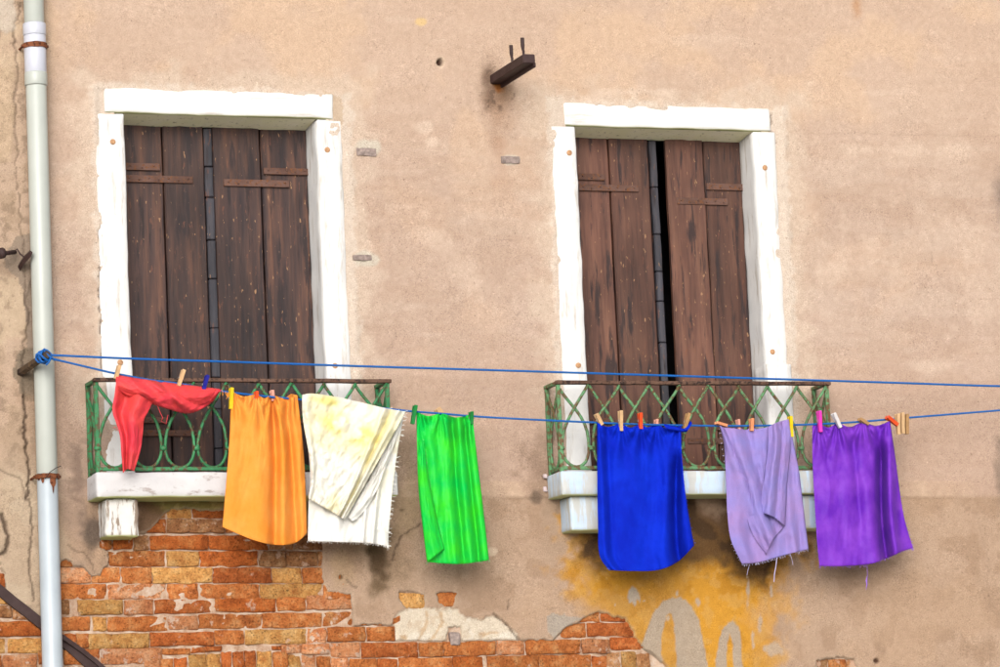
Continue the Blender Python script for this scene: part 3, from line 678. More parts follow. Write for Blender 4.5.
# small fittings set in the wall
for cx, cy, wpx, hpx in ((366, 152, 19, 7), (362, 258, 18, 5), (510, 160, 18, 6.5)):
    a = at(cx-wpx/2, cy+hpx/2, 0); b = at(cx+wpx/2, cy-hpx/2, 0)
    v, f = rough_block(a[0], b[0], -0.009, 0.03, min(a[2], b[2]), max(a[2], b[2]), 0.002, 0.015, 0.006, 30, cx)
    mesh('wall_insert', v, f, M['slot'], facade)
a = V(455.5, 627, 0.01); b = V(455.5, 645, 0.01)
v, f = rough_block(a.x-0.026, a.x+0.024, -0.004, 0.05, b.z, a.z-0.025, 0.005, 0.02, 0.004, 20, 5)
mesh('timber_plug', v, f, M['slot'], facade)
for k, (cx, cy) in enumerate(((546, 476), (545.5, 489))):
    p = V(cx, cy, 0.02); v, f = rough_block(p.x-0.009, p.x+0.009, -0.02, 0.0, p.z-0.012, p.z+0.012, 0.004, 0.009, 0.006, 40, k+60)
    mesh('plaster_flake', v, f, M['shell'], facade, True)

# ------------------------------------------------------------------ shuttered windows
def zat(px_, py_, d=0.0): return float(at(px_, py_, d)[2])
def xat(px_, py_, d=0.0): return float(at(px_, py_, d)[0])
def box_part(name, x0, x1, y0, y1, z0, z1, mat, parent, bevel=0.004, smooth=False):
    bm = bmesh.new(); bm_box(bm, x0, x1, y0, y1, z0, z1, bevel); return from_bm(name, bm, mat, parent, smooth)
def stone_part(name, x0, x1, y0, y1, z0, z1, mat, parent, amp=0.004, seed=1, bevel=0.006, res=0.035, freq=9, fine=0.0012):
    v, f = rough_block(x0, x1, y0, y1, z0, z1, bevel, res, amp, freq, seed, fine); return mesh(name, v, f, mat, parent, True)
def window(ox, label, lint, jl, jr, boards, strip, straps, wood, seed, plugs):
    t = thing('shuttered_window', label, 'window', (ox+OPEN_W/2, 0, SLAB_TOP), 'tall shuttered windows behind the balconies')
    zb = SLAB_TOP+0.002
    lx0, lx1, lzt = lint
    stone_part('lintel', lx0, lx1, -0.006, 0.20, 0.0, lzt, M['lintel'], t, 0.005, seed)
    stone_part('jamb', jl, ox, -0.004, 0.20, zb, -0.003, M['stone'], t, 0.005, seed+1)
    stone_part('jamb', ox+OPEN_W, jr, -0.004, 0.20, zb, -0.003, M['stone'], t, 0.006, seed+2)
    if seed >= 20:
        stone_part('jamb_block', ox+OPEN_W-0.004, jr+0.012, -0.018, 0.15, zb, zat(772, 364), M['stone'], t, 0.004, seed+3)
    for (qx, qy) in plugs:
        c0 = V(qx, qy, 0.0); v, f = tube([Vector((c0.x, 0.02, c0.z)), Vector((c0.x, -0.0075, c0.z)), Vector((c0.x, -0.0095, c0.z))], [0.014, 0.014, 0.009], 9)
        mesh('plug', v, f, M['plug'], t)
    # soffit: the underside slopes down to the shutters
    nx_ = 24; vv = []; ff = []
    for i in range(nx_+1):
        x = ox+0.002+(OPEN_W-0.004)*i/nx_; q = mnoise.noise(Vector((x*7, seed, 0)))*0.006+mnoise.noise(Vector((x*23, seed, 4)))*0.003
        for (y, z) in ((0.004, -0.002), (REVEAL-0.004, -0.020+q), (REVEAL+0.01, -0.022+q), (REVEAL+0.01, -0.001)): vv.append((x, y, z))
    for i in range(nx_):
        for k in range(4): ff.append((i*4+k, i*4+(k+1) % 4, i*4+4+(k+1) % 4, i*4+4+k))
    mesh('soffit', vv, ff, M['soffit'], t)
    # room behind, its darkness painted near black
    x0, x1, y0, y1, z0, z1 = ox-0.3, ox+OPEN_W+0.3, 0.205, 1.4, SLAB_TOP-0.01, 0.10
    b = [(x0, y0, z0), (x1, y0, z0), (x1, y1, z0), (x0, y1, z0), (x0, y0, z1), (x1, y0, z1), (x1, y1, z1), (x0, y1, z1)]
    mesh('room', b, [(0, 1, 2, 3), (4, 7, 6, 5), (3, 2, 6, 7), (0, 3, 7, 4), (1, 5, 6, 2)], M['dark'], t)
    ztop, zbot = -0.008, SLAB_TOP+0.012
    leaves = []
    for li, bs in enumerate(boards):
        xa, xb = bs[0][0], bs[-1][1]
        bm = bmesh.new()
        for zz in (ztop-0.28, (ztop+zbot)/2, zbot+0.25): bm_box(bm, xa+0.02, xb-0.02, REVEAL+0.032, REVEAL+0.052, zz-0.05, zz+0.05)
        leaf = from_bm('shutter', bm, wood, t); leaves.append(leaf)
        for bi, (a, c, zt_off, yy) in enumerate(bs):
            v, f = rough_block(a, c, REVEAL+yy, REVEAL+yy+0.032, zbot, ztop-zt_off, 0.005, 0.05, 0.0025, 5, seed+li*5+bi*2, 0.0008)
            mesh('board', v, f, wood, leaf, False)
    # closing strip on the first leaf, in short lengths
    sa, sb = strip; zc = ztop-0.02; k = 0
    while zc > zbot+0.02:
        hgt = min(random.choice((0.15, 0.19, 0.24, 0.21)), zc-zbot)
        v, f = rough_block(sa, sb, REVEAL-0.010, REVEAL+0.02, zc-hgt+0.003, zc, 0.004, 0.05, 0.003, 9, seed+k*3)
        mesh('closing_strip', v, f, M['strip'], leaves[0]); zc -= hgt; k += 1
    for (a, b_, yt, yb, li) in straps:
        dd = -(REVEAL-0.012)
        za, zb_ = zat((a+b_)/2, yt, dd), zat((a+b_)/2, yb, dd)
        xa, xb = xat(a, yt, dd), xat(b_, yt, dd)
        bm = bmesh.new(); bm_box(bm, xa, xb, REVEAL-0.010, REVEAL+0.004, zb_, za, 0.0015)
        n = max(3, int((xb-xa)/0.045))
        for i in range(n):
            xx = xa+(i+0.5)*(xb-xa)/n
            bmesh.ops.create_icosphere(bm, subdivisions=1, radius=0.006, matrix=Matrix.Translation((xx, REVEAL-0.010, (za+zb_)/2+0.004*(-1)**i)))
        from_bm('strap_hinge', bm, M['strap'], leaves[li])
    return t
r_ = lambda p: xat(p, 187, -REVEAL)
dj = -REVEAL
W1b = [[(-0.03, r_(163.3), 0.0, 0.004), (r_(164.8), r_(204.8), 0.004, 0.0)], [(r_(213.6), r_(261.2), 0.006, 0.002), (r_(262.8), OPEN_W+0.0, 0.01, 0.006)]]
W1s = [(124.5, 160, 163, 170, 0), (124.5, 193, 175.5, 182.5, 0), (224, 289.5, 179.5, 186.5, 1), (264, 309, 168, 174.5, 1), (133, 168, 417, 423, 0), (133, 200, 430, 436, 0), (232, 296, 428, 434, 1), (270, 317, 417, 423, 1)]
window(WIN[0], 'tall window with nearly black-brown shutters fully closed, white stone frame, beside the downpipe', (xat(104, 99), xat(333, 108), zat(110, 87.5)), xat(98.3, 240), xat(345.5, 240), W1b, (r_(205.2), r_(213.2)), W1s, M['wood1'], 3, [(112.5, 142), (327, 150), (120, 362.5), (334.6, 366)])
r2 = lambda p: xat(p, 188, -REVEAL)
W2b = [[(WIN[1]-0.03, r2(609.8), 0.0, 0.004), (r2(611.2), r2(650), 0.004, 0.0)], [(r2(667.4), r2(704.6), 0.002, -0.004), (r2(705.8), WIN[1]+OPEN_W, 0.01, 0.002)]]
W2s = [(578.5, 605, 173.5, 180, 0), (579, 638.5, 184.5, 191, 0), (677, 728, 198, 204.5, 1), (707, 744, 183.5, 190, 1), (588, 648, 430, 436, 0), (588, 615, 418, 424, 0), (688, 738, 438, 444, 1), (716, 752, 424, 430, 1)]
window(WIN[1], 'tall window with reddish-brown shutters parted at a dark gap, white stone frame', (xat(564, 114), xat(770, 122), zat(580, 103.5)), xat(556, 240), xat(780.5, 240), W2b, (r2(651), r2(657.6)), W2s, M['wood2'], 23, [(569, 153), (764.5, 168), (578, 365.5), (772, 352)])

# ------------------------------------------------------------------ balconies
def bez(p0, p1, p2, p3, n):
    return [tuple((1-t)**3*a+3*(1-t)**2*t*b+3*(1-t)*t*t*c+t**3*d for a, b, c, d in zip(p0, p1, p2, p3)) for t in [i/n for i in range(n+1)]]
def balcony(ox, label, slab_mat, corb_mat, gmat, corbels, seed):
    x0, x1 = ox+BL, ox+BR
    t = thing('balcony', label, 'balcony', ((x0+x1)/2, -D_BAL/2, SLAB_BOT), 'shallow iron balconies under the windows')
    stone_part('slab', x0-0.015, x1+0.025, -D_BAL-0.03, 0.02, SLAB_BOT, SLAB_TOP, slab_mat, t, 0.003, seed, 0.006, 0.03)
    for (a, b, zl, dep) in corbels:
        stone_part('corbel', a, b, -dep, 0.03, zl, SLAB_BOT-0.001, corb_mat, t, 0.006 if seed < 10 else 0.003, seed+4, 0.007, 0.02, 14, 0.004 if seed < 10 else 0.001)
    zt, zl, zc = Z_RAIL, Z_LOW, Z_RAIL-(Z_RAIL-Z_LOW)*0.765
    y = -D_BAL
    def bar_box(name, a, b, y0, y1, z0, z1, mat):
        v, f = rough_block(a, b, y0, y1, z0, z1, 0.003, 0.06, 0.0025, 10, seed+7); mesh(name, v, f, mat, t, False)
    bar_box('top_rail', x0-0.012, x1+0.02, y-0.016, y+0.016, zt-0.004, zt+0.014, M['rail'])
    bar_box('top_rail', x0-0.012, x0+0.012, y+0.017, 0.01, zt-0.006, zt+0.012, gmat); bar_box('top_rail', x1-0.012, x1+0.012, y+0.017, 0.01, zt-0.006, zt+0.012, gmat)
    bar_box('bottom_rail', x0-0.006, x1+0.006, y-0.009, y+0.009, zl-0.009, zl+0.009, gmat)
    bar_box('bottom_rail', x0-0.008, x0+0.008, y+0.01, 0.01, zl-0.009, zl+0.008, gmat); bar_box('bottom_rail', x1-0.008, x1+0.008, y+0.01, 0.01, zl-0.009, zl+0.008, gmat)
    for (xx, yy) in ((x0, y), (x1, y), (x0, -0.012), (x1, -0.012)): bar_box('post', xx-0.010, xx+0.010, yy-0.010, yy+0.010, SLAB_TOP-0.004, zt-0.006, gmat)
    s = (x1-x0)/9; rnd = random.Random(seed)
    def loop(P, jig=0.0):
        """pointed oval hung from the rail; P maps (along, z) to the world"""
        a = bez((0, zt-0.006), (s*0.42, zt-0.36*(zt-zc)), (s*0.97, zt-0.55*(zt-zc)), (s-0.008, zc), 9)
        u = [(s/2+(s/2-0.008)*math.cos(q), zc-(zc-zl-0.006)*math.sin(q)) for q in [math.pi*i/12 for i in range(1, 12)]]
        c = [(s-q[0], q[1]) for q in a[::-1]]
        pts = [P(q[0]+jig*math.sin(q[1]*20), q[1], 0.006*math.cos(math.pi*i/30)) for i, q in enumerate(a+u+c)]
        return tube(pts, 0.0078, 7)
    for i in range(9):
        jg = rnd.uniform(-0.004, 0.004)
        v, f = loop(lambda al, z, dy, i=i: Vector((x0+i*s+al, y+dy, z)), jg); mesh('bar', v, f, gmat, t, True)
    for xx in (x0, x1):
        v, f = loop(lambda al, z, dy, xx=xx: Vector((xx+dy, y+al*(D_BAL-0.012)/s, z))); mesh('bar', v, f, gmat, t, True)
    for i in range(10):
        xx = x0+i*s+rnd.uniform(-0.002, 0.002)
        v, f = tube([Vector((xx, y, zc-0.011)), Vector((xx, y, zc-0.007)), Vector((xx, y, zc+0.007)), Vector((xx, y, zc+0.011))], [0.013, 0.0175, 0.0175, 0.013], 10)
        mesh('collar', v, f, gmat, t, True)
    return t
cz1 = zat(124, 536, D_BAL-0.01)
c1a = xat(106.5, 520, D_BAL-0.02); c1b = xat(139, 520, D_BAL-0.02)
balcony(WIN[0], 'vivid green iron railing balcony on a grimy white slab, above the bare bricks', M['slab'], M['stone_worn'], M['green'],
        [(c1a, c1b, cz1, D_BAL-0.02), (WIN[0]+BR-0.03-(c1b-c1a), WIN[0]+BR-0.03, cz1, D_BAL-0.02)], 5)
cz2 = zat(590, 530, D_BAL-0.01)
c2a = xat(571, 515, D_BAL-0.02); c2b = c2a+0.20
balcony(WIN[1], 'rustier faded green iron railing balcony on a bluish white slab, above the ochre patch', M['slab_blue'], M['slab_blue'], M['green2'],
        [(c2a, c2b, cz2, D_BAL-0.02), (WIN[1]+BR-0.03-0.20, WIN[1]+BR-0.03, cz2, D_BAL-0.02)], 15)

# ------------------------------------------------------------------ downpipe
PX, PY, PR = -0.4409, -0.075, 0.0505
dp = thing('downpipe', 'pale grey plastic downpipe running down the wall with rusty clamps', 'downpipe', (PX, PY, GZ))
def ring(z0, z1, r0, r1=None, seg=32):
    r1 = r1 or r0
    h = (z1-z0)
    return tube([Vector((PX, PY, z0)), Vector((PX, PY, z0+min(0.004, h*0.1))), Vector((PX, PY, z1-min(0.004, h*0.1))), Vector((PX, PY, z1))], [r0-0.002, r0, r1, r1-0.002], seg)
zz = lambda y: zat(40, y, 0.075)
v, f = ring(zz(24), 2.5, PR-0.003); mesh('upper_pipe', v, f, M['pipe'], dp, True)
v, f = merge(ring(zz(74), zz(36), PR+0.001, PR+0.002), ring(zz(36), zz(24), PR+0.004)); mesh('sleeve', v, f, M['sleeve'], dp, True)
v, f = merge(ring(zz(478), zz(86), PR-0.002), ring(zz(86), zz(73), PR+0.003)); mesh('pipe_length', v, f, M['pipe'], dp, True)
v, f = ring(GZ, zz(478), PR-0.0025); mesh('lower_pipe', v, f, M['pipe_low'], dp, True)
def clamp(y, mat, hh, tilt=0.0):
    z = zz(y); pts = [Vector((PX+math.cos(a)*(PR+0.004), PY+math.sin(a)*(PR+0.004), z+tilt*math.cos(a))) for a in [math.pi*i/12 for i in range(12, 25)]]
    vs_ = []; fs = []
    for p in pts:
        d = Vector((p.x-PX, p.y-PY, 0)).normalized()
        for (o_, h_) in ((-0.004, -hh), (0.003, -hh), (0.003, hh), (-0.004, hh)): vs_.append(p+d*o_+Vector((0, 0, h_+0.003*mnoise.noise(p*60+Vector((h_*90, 0, 0))))))
    for i in range(len(pts)-1):
        for k in range(4): fs.append((i*4+k, i*4+4+k, i*4+4+(k+1) % 4, i*4+(k+1) % 4))
    e = (len(pts)-1)*4; fs += [(0, 1, 2, 3), (e+3, e+2, e+1, e)]
    for sgn in (-1, 1):
        b = tube([Vector((PX+sgn*(PR+0.002), PY, z-sgn*0)), Vector((PX+sgn*(PR+0.014), PY-0.004, z))], 0.007, 6)
        a2 = tube([Vector((PX+sgn*(PR+0.006), PY, z)), Vector((PX+sgn*(PR+0.006), 0.02, z))], 0.006, 6)
        vs_, fs = merge((vs_, fs), b, a2)
    mesh('clamp', vs_, fs, mat, dp, False)
clamp(46.5, M['rust'], 0.012); clamp(477, M['rust'], 0.011)
v, f = tube([V(45, 479, .135), V(50, 472, .14), V(56, 468, .14), V(61, 466, .12)], 0.002, 5); mesh('tie_wire', v, f, M['iron'], dp)
# rust run from the lower clamp: thin scale crust on the pipe
vs_, fs = [], []
for (a0, a1, drop) in ((1.24, 1.34, 0.035), (1.50, 1.70, 0.055), (1.56, 1.63, 0.085), (1.10, 1.2, 0.02)):
    n = 4; o0 = len(vs_)
    for i in range(n+1):
        a = math.pi*(a0+(a1-a0)*i/n); dd = drop*(0.6+0.4*math.sin(math.pi*i/n))
        for z_ in (zz(477), zz(477)-dd): vs_.append((PX+math.cos(a)*(PR+0.0012), PY+math.sin(a)*(PR+0.0012), z_))
    for i in range(n): fs.append((o0+i*2, o0+i*2+1, o0+i*2+3, o0+i*2+2))
mesh('rust_crust', vs_, fs, M['rust'], dp)

# ------------------------------------------------------------------ iron and timber stubs in the wall
bk = thing('iron_bracket', 'dark rusted iron beam stub with two upright rods jutting from the wall', 'bracket', V(494, 80, 0))
b0 = V(496, 81, 0)
bm = bmesh.new()
x0, z0 = b0.x, b0.z
bm_box(bm, x0-0.030, x0+0.032, -0.47, 0.03, z0-0.016, z0+0.030, 0.004)      # bar
bm_box(bm, x0+0.022, x0+0.034, -0.472, 0.03, z0-0.034, z0-0.012, 0.002)      # lower lip
from_bm('beam', bm, M['iron'], bk)
for dep in (0.24, 0.40):
    v, f = tube([Vector((x0, -dep, z0+0.0)), Vector((x0, -dep, z0+0.06)), Vector((x0-0.002, -dep, z0+0.065)), Vector((x0-0.003, -dep, z0+0.085)), Vector((x0-0.003, -dep, z0+0.125))], [0.007, 0.007, 0.007, 0.010, 0.010], 8)
    mesh('rod', v, f, M['iron'], bk, False)
hk = thing('iron_hook', 'rusty iron pin with a bent bracket and wire beside the downpipe', 'hook', V(15, 262, 0))
v, f = merge(tube([V(15, 252, .03), V(8, 253, .10), V(2, 253, .12)], 0.011, 8), tube([V(3, 253, .125), V(-1, 253.5, .135)], 0.026, 10)); mesh('pin', v, f, M['iron'], hk, True)
v, f = tube([V(19, 268, -.01), V(24, 260, .06), V(30.5, 253.5, .12), V(31, 252, .125)], [0.02, 0.02, 0.018, 0.016], 4, flat=0.5); mesh('bent_bracket', v, f, M['iron'], hk)
v, f = tube([V(14, 252, .05), V(17, 249, .06), V(20, 254, .06), V(25, 258, .07)], 0.004, 5); mesh('wire', v, f, M['iron'], hk)
ti = thing('iron_tie_bar', 'dark brown iron bar slanting down behind the downpipe across bare bricks', 'bar', V(20, 605, 0))
def flat_bar(p0, p1, wid, y0, y1, seed):
    d = (p1-p0); n = 12; nrm = Vector((-d.z, 0, d.x)).normalized()*wid/2; vs_ = []; fs = []
    for i in range(n+1):
        c = p0+d*i/n; k = mnoise.noise(Vector((i*0.6, seed, 0)))*0.006+0.012*math.sin(math.pi*i/n)
        for (sg, y) in ((-1, y0), (1, y0), (1, y1), (-1, y1)): vs_.append(Vector((c.x+nrm.x*sg, y+k*0.5, c.z+nrm.z*sg+k)))
    for i in range(n):
        for k in range(4): fs.append((i*4+k, i*4+(k+1) % 4, i*4+4+(k+1) % 4, i*4+4+k))
    fs += [(3, 2, 1, 0), (n*4, n*4+1, n*4+2, n*4+3)]; return vs_, fs
v, f = flat_bar(V(-40, 560, 0.0), V(120, 690, 0.0), 0.046, -0.012, 0.012, 2); mesh('flat_strip', v, f, M['iron'], ti)
v, f = flat_bar(V(62, 637, 0.01), V(130, 692, 0.01), 0.020, -0.030, -0.013, 6); mesh('lapped_strip', v, f, M['iron'], ti)
pl = thing('clothes_pole', 'short dark wooden pole jutting from the wall, blue rope knotted round its end', 'pole', V(19, 374, 0))
LD = 0.26
pa, pb = V(18, 374, -0.03), V(47, 354.5, LD+0.02)
ax = (pb-pa).normalized(); sdv = ax.cross(Vector((0, 0, 1))).normalized(); upv = sdv.cross(ax)
vs_, fs = [], []
for i in range(9):
    c = pa+(pb-pa)*i/8; rr = 0.022-0.003*i/8
    for k in range(6):
        a = math.pi*2*k/6+0.5; q = 1+0.1*mnoise.noise(Vector((i*1.3, k*2.1, 1)))
        vs_.append(c+(sdv*math.cos(a)+upv*math.sin(a))*rr*q)
for i in range(8):
    for k in range(6): fs.append((i*6+k, i*6+(k+1) % 6, i*6+6+(k+1) % 6, i*6+6+k))
fs += [tuple(range(5, -1, -1)), tuple(48+k for k in range(6))]
mesh('shaft', vs_, fs, M['pole'], pl)

# ------------------------------------------------------------------ clothesline
LOW = [(49, 358), (85, 366.5), (113, 373), (150, 380), (181, 384), (220, 391), (262, 396), (300, 399.5), (345, 404), (408, 411), (440, 413.5), (476, 416.5), (530, 419.5), (600, 422.8), (640, 424.4), (690, 425.5), (730, 426), (770, 425.5), (815, 424.3), (860, 421.8), (905, 418), (1000, 410.3), (1130, 399), (1260, 386)]
UP = [(49, 355), (135, 358.8), (240, 362.2), (360, 366.2), (500, 370.4), (640, 374.8), (780, 379.2), (900, 383), (1000, 386.2), (1130, 388.5), (1260, 388)]
def dense(pts, n=6):
    out = []
    for i in range(len(pts)-1):
        p0 = pts[max(i-1, 0)]; p1 = pts[i]; p2 = pts[i+1]; p3 = pts[min(i+2, len(pts)-1)]
        for k in range(n):
            t = k/n
            out.append(tuple(0.5*((2*b)+(-a+c)*t+(2*a-5*b+4*c-d)*t*t+(-a+3*b-3*c+d)*t**3) for a, b, c, d in zip(p0, p1, p2, p3)))
    out.append(pts[-1]); return out
LOWD, UPD = dense(LOW), dense(UP)
cl = thing('clothesline', 'blue nylon clothesline strung in two strands across the whole wall', 'clothesline', V(47, 356, LD))
v, f = tube([V(a, b, LD) for a, b in LOWD], 0.0052, 6); mesh('lower_strand', v, f, M['rope'], cl, True)
v, f = tube([V(a, b, LD) for a, b in UPD], 0.0056, 6); mesh('upper_strand', v, f, M['rope'], cl, True)
c = pb-ax*0.035; pts = []
for i in range(60):
    a = i*0.55; k = (i/59-0.5)*0.05+0.012*math.sin(i*0.37)
    pts.append(c+ax*k+(sdv*math.cos(a)+upv*math.sin(a))*(0.027+0.004*math.sin(i*1.9)))
v, f = tube(pts, 0.0055, 6); mesh('knot', v, f, M['rope'], cl, True)
v, f = merge(tube([pts[-1], V(51, 358, LD+.02), V(49, 362, LD+.03), V(46, 365, LD+.03)], 0.005, 6), tube([pts[30], V(52, 357, LD+.015), V(54, 360, LD), V(57, 360, LD)], 0.005, 6)); mesh('rope_end', v, f, M['rope'], cl, True)

# ------------------------------------------------------------------ laundry
def samp(pl_, t):
    p = np.array(pl_, float); s_ = np.concatenate([[0], np.cumsum(np.hypot(*(np.diff(p, axis=0).T)))]); s_ /= s_[-1]
    # smooth polyline: dense catmull then arc length
    q = np.array(dense([tuple(k) for k in p], 8)) if len(p) > 2 else p
    s_ = np.concatenate([[0], np.cumsum(np.hypot(*(np.diff(q, axis=0).T)))]); s_ /= s_[-1]
    return np.interp(t, s_, q[:, 0]), np.interp(t, s_, q[:, 1])
def patch(L, R, T, B, nu, nv, disp, shift=None):
    """sheet between four edge curves (photo pixels at the line's distance), folded by disp(u, v) metres towards the street"""
    u = np.linspace(0, 1, nu); v = np.linspace(0, 1, nv); U, Vv = np.meshgrid(u, v)
    tx, ty = samp(T, u); bx, by = samp(B, u); lx, ly = samp(L, v); rx, ry = samp(R, v)
    def coons(t, b, l, r):
        return (1-Vv)*t[None]+Vv*b[None]+(1-U)*l[:, None]+U*r[:, None]-((1-U)*(1-Vv)*t[0]+U*(1-Vv)*t[-1]+(1-U)*Vv*b[0]+U*Vv*b[-1])
    PXg, PYg = coons(tx, bx, lx, rx), coons(ty, by, ly, ry)
    if shift is not None:
        sx_, sy_ = shift(U, Vv); PXg = PXg+sx_; PYg = PYg+sy_
    d = disp(U, Vv)*1.7
    sd0 = int(T[0][0]) % 90
    d = d+0.0045*(1-4*np.abs(fbm(U*9+Vv*2.5, Vv*3.5, 3, sd0)-0.5))+0.0035*(1-4*np.abs(fbm(U*5-Vv*4, Vv*6+U*2, 3, sd0+7)-0.5))
    P = at(PXg, PYg, LD+d).reshape(-1, 3)
    i = np.arange(nu*nv).reshape(nv, nu)
    F = np.stack([i[:-1, :-1], i[1:, :-1], i[1:, 1:], i[:-1, 1:]], -1).reshape(-1, 4)
    return [tuple(q) for q in P.tolist()], [tuple(q) for q in F.tolist()], (U.ravel(), Vv.ravel())
def rg(U, Vv, u0, u1, wd, a, v0=0.0, v1=0.0, p=2.0):
    """fold running from u0 at the top to u1 at the bottom"""
    uc = u0+(u1-u0)*Vv
    return a*np.exp(-(np.abs(U-uc)/wd)**p)*(sstep(v0-0.001, v0+0.25, Vv) if v0 > 0 else 1)*(1-sstep(v1-0.3, v1, Vv) if v1 > 0 else 1)
def gather(U, Vv, n, a, dec, seed=0):
    ph = (vnoise(U*n*0.7, U*0+seed, seed)-0.5)*5
    return a*np.sin(U*n*2*math.pi+ph)*np.exp(-Vv/dec)
def fan(U, Vv, pegs, a, reach=0.35, n=9):
    d = 0*U
    for i, u0 in enumerate(pegs):
        an = np.arctan2((U-u0), Vv+0.03); r = np.hypot(U-u0, Vv)
        d = d+a*np.cos(n*an+i*1.7)*np.exp(-(r/reach)**2)*sstep(0.0, 0.05, r)-a*1.2*np.exp(-(r/0.05)**2)
    return d
def crumple(U, Vv, su, sv, a, seed): return a*(1-2*np.abs(fbm(U*su, Vv*sv, 4, seed)-0.5)*2.2)
def fray(edge_pts, n, length, d=0.0, spread=0.6, thick=0.0006, seed=1, down=True):
    """loose threads along a cut edge"""
    r = random.Random(seed); q = dense(edge_pts, 10); parts = []
    for i in range(n):
        a = r.choice(q); p = V(a[0]+r.uniform(-1, 1), a[1]+r.uniform(-.6, .6), LD+d+r.uniform(-.004, .004))
        l = length*r.uniform(0.3, 1.2); dx = r.uniform(-spread, spread)*l; dz = -l if down else r.uniform(-0.5, 0.4)*l
        ex = Vector((dx if down else l*r.choice((1, 1, -0.3)), r.uniform(-.3, .3)*l, dz))
        parts.append(tube([p, p+ex*0.5+Vector((r.uniform(-.2, .2)*l, 0, 0)), p+ex], thick, 3, False))
    return merge(*parts)
def cloth(name, label, mat, sheets, base, stain=None, threads=()):
    """one piece of laundry; base = world point of its lowest middle"""
    vs_, fs, st = [], [], []
    for (v, f, uv) in sheets:
        o0 = len(vs_); vs_ += v; fs += [tuple(i+o0 for i in q) for q in f]
        st.append(stain(uv[0], uv[1], len(st)) if stain else np.zeros(len(v)))
    me = bpy.data.meshes.new(name); me.from_pydata([tuple(Vector(p)-base) for p in vs_], [], fs); me.update()
    o = link(name, me, mat, None, True); o.location = base
    if stain:
        a = me.color_attributes.new('stain', 'FLOAT_COLOR', 'POINT'); s_ = np.concatenate(st)
        a.data.foreach_set('color', np.stack([s_, s_, s_, np.ones_like(s_)], -1).ravel().astype(np.float32))
    so = o.modifiers.new('thickness', 'SOLIDIFY'); so.thickness = 0.0014; so.offset = 0
    tag(o, label, 'cloth', 'coloured cloths hung on the line')
    for (nm, (v, f), m) in threads: mesh(nm, v, f, m, o)['kind'] = 'stuff'
    return o
C_ = {'red': cloth_mat('coral_red_satin', alb(255, 88, 84, 1.45), alb(255, 74, 92, 1.45), 0.24, 0.42, 0.02),
      'orange': cloth_mat('orange_cotton', alb(255, 170, 78, 1.3), alb(255, 158, 58, 1.3), 0.24, 0.7, 0.02),
      'white': cloth_mat('crumpled_white_cotton', (0.70, 0.68, 0.63, 1), (0.68, 0.675, 0.66, 1), 0.15, 0.8, 0.02, stain=alb(250, 234, 150, 1.4), crinkle=0.5),
      'green': cloth_mat('bright_green_satin', alb(6, 214, 84, 1.35), alb(60, 226, 50, 1.3), 0.24, 0.42, 0.02),  # second tone paints in yellow-green highlights and light through the cloth
      'blue': cloth_mat('royal_blue_cotton', alb(4, 48, 214, 1.5), alb(0, 34, 190, 1.5), 0.12, 0.85, 0.0),
      'lav': cloth_mat('pale_lavender_cotton', alb(180, 150, 216, 1.5), alb(164, 152, 228, 1.5), 0.24, 0.8, 0.02),
      'purple': cloth_mat('vivid_purple_satin', alb(146, 70, 216, 1.4), alb(116, 44, 200, 1.45), 0.24, 0.5, 0.02)}
# red: twisted roll along the line with a tail hanging at one end
def d_roll(U, Vv):
    r = 0.035*np.sin(math.pi*np.clip(Vv, 0, 1))**0.7*(0.5+0.7*np.sin(math.pi*np.clip(U*0.9+0.1, 0, 1)))
    r += rg(U, Vv, 0.30, 0.75, 0.07, 0.016)+rg(U, Vv, 0.1, 0.42, 0.06, 0.012)-rg(U, Vv, 0.42, 0.60, 0.035, 0.012)
    return r+(fbm(U*9+Vv*3, Vv*3, 3, 3)-0.5)*0.014
red1 = patch([(116.5, 374.5), (115.8, 383), (118, 391)], [(219.6, 389), (221, 390.5), (219.6, 392)], [(116.5, 374.5), (130, 377), (150, 380), (182, 384), (205, 387), (219.6, 389)],
             [(118, 391), (132, 398), (150, 403.5), (168, 409), (187, 413.5), (202, 409), (212, 402), (219.6, 392)], 90, 30, d_roll)
def d_lip(U, Vv): return 0.030+0.02*np.sin(math.pi*U)-0.028*Vv*np.sin(math.pi*U)+(fbm(U*8, Vv*2, 3, 8)-0.5)*0.006
red2 = patch([(172, 390), (174, 394), (178, 399)], [(216, 388.5), (219, 389.5), (219.6, 391)], [(172, 390), (185, 396.5), (200, 397.5), (210, 394.5), (216, 388.5)], [(178, 399), (188, 405), (200, 405), (211, 400), (219.6, 391)], 50, 10, d_lip)
def d_tail(U, Vv):
    return 0.012+rg(U, Vv, 0.70, 0.60, 0.22, 0.024)-rg(U, Vv, 0.34, 0.34, 0.14, 0.014)+rg(U, Vv, 0.05, 0.1, 0.12, 0.012)+(fbm(U*2, Vv*5, 2, 5)-0.5)*0.020
red3 = patch([(116.2, 380), (114.5, 395), (112.3, 410), (116.5, 424), (120, 436), (121.5, 455), (123, 473)], [(153, 402), (148, 412), (144, 420), (143, 431), (140.5, 450), (134, 471.5)], [(116.2, 380), (134, 392), (153, 402)], [(123, 473), (128, 469), (134, 471.5)], 40, 60, d_tail)
th = tube([V(157, 404, LD+.03), V(160, 412, LD+.03), V(163, 418, LD+.03), V(161, 421, LD+.03), V(166, 424, LD+.03), V(168, 415, LD+.03)], 0.0014, 4, False)
th2 = tube([V(113, 428, LD+.01), V(116, 427, LD+.015), V(118, 431, LD+.015)], 0.0012, 4, False)
cloth('red_cloth', 'coral red satin cloth bunched into a roll, one tail hanging', C_['red'], [red1, red2, red3], V(128, 473, LD), threads=[('loose_thread', merge(th, th2), C_['red'])])
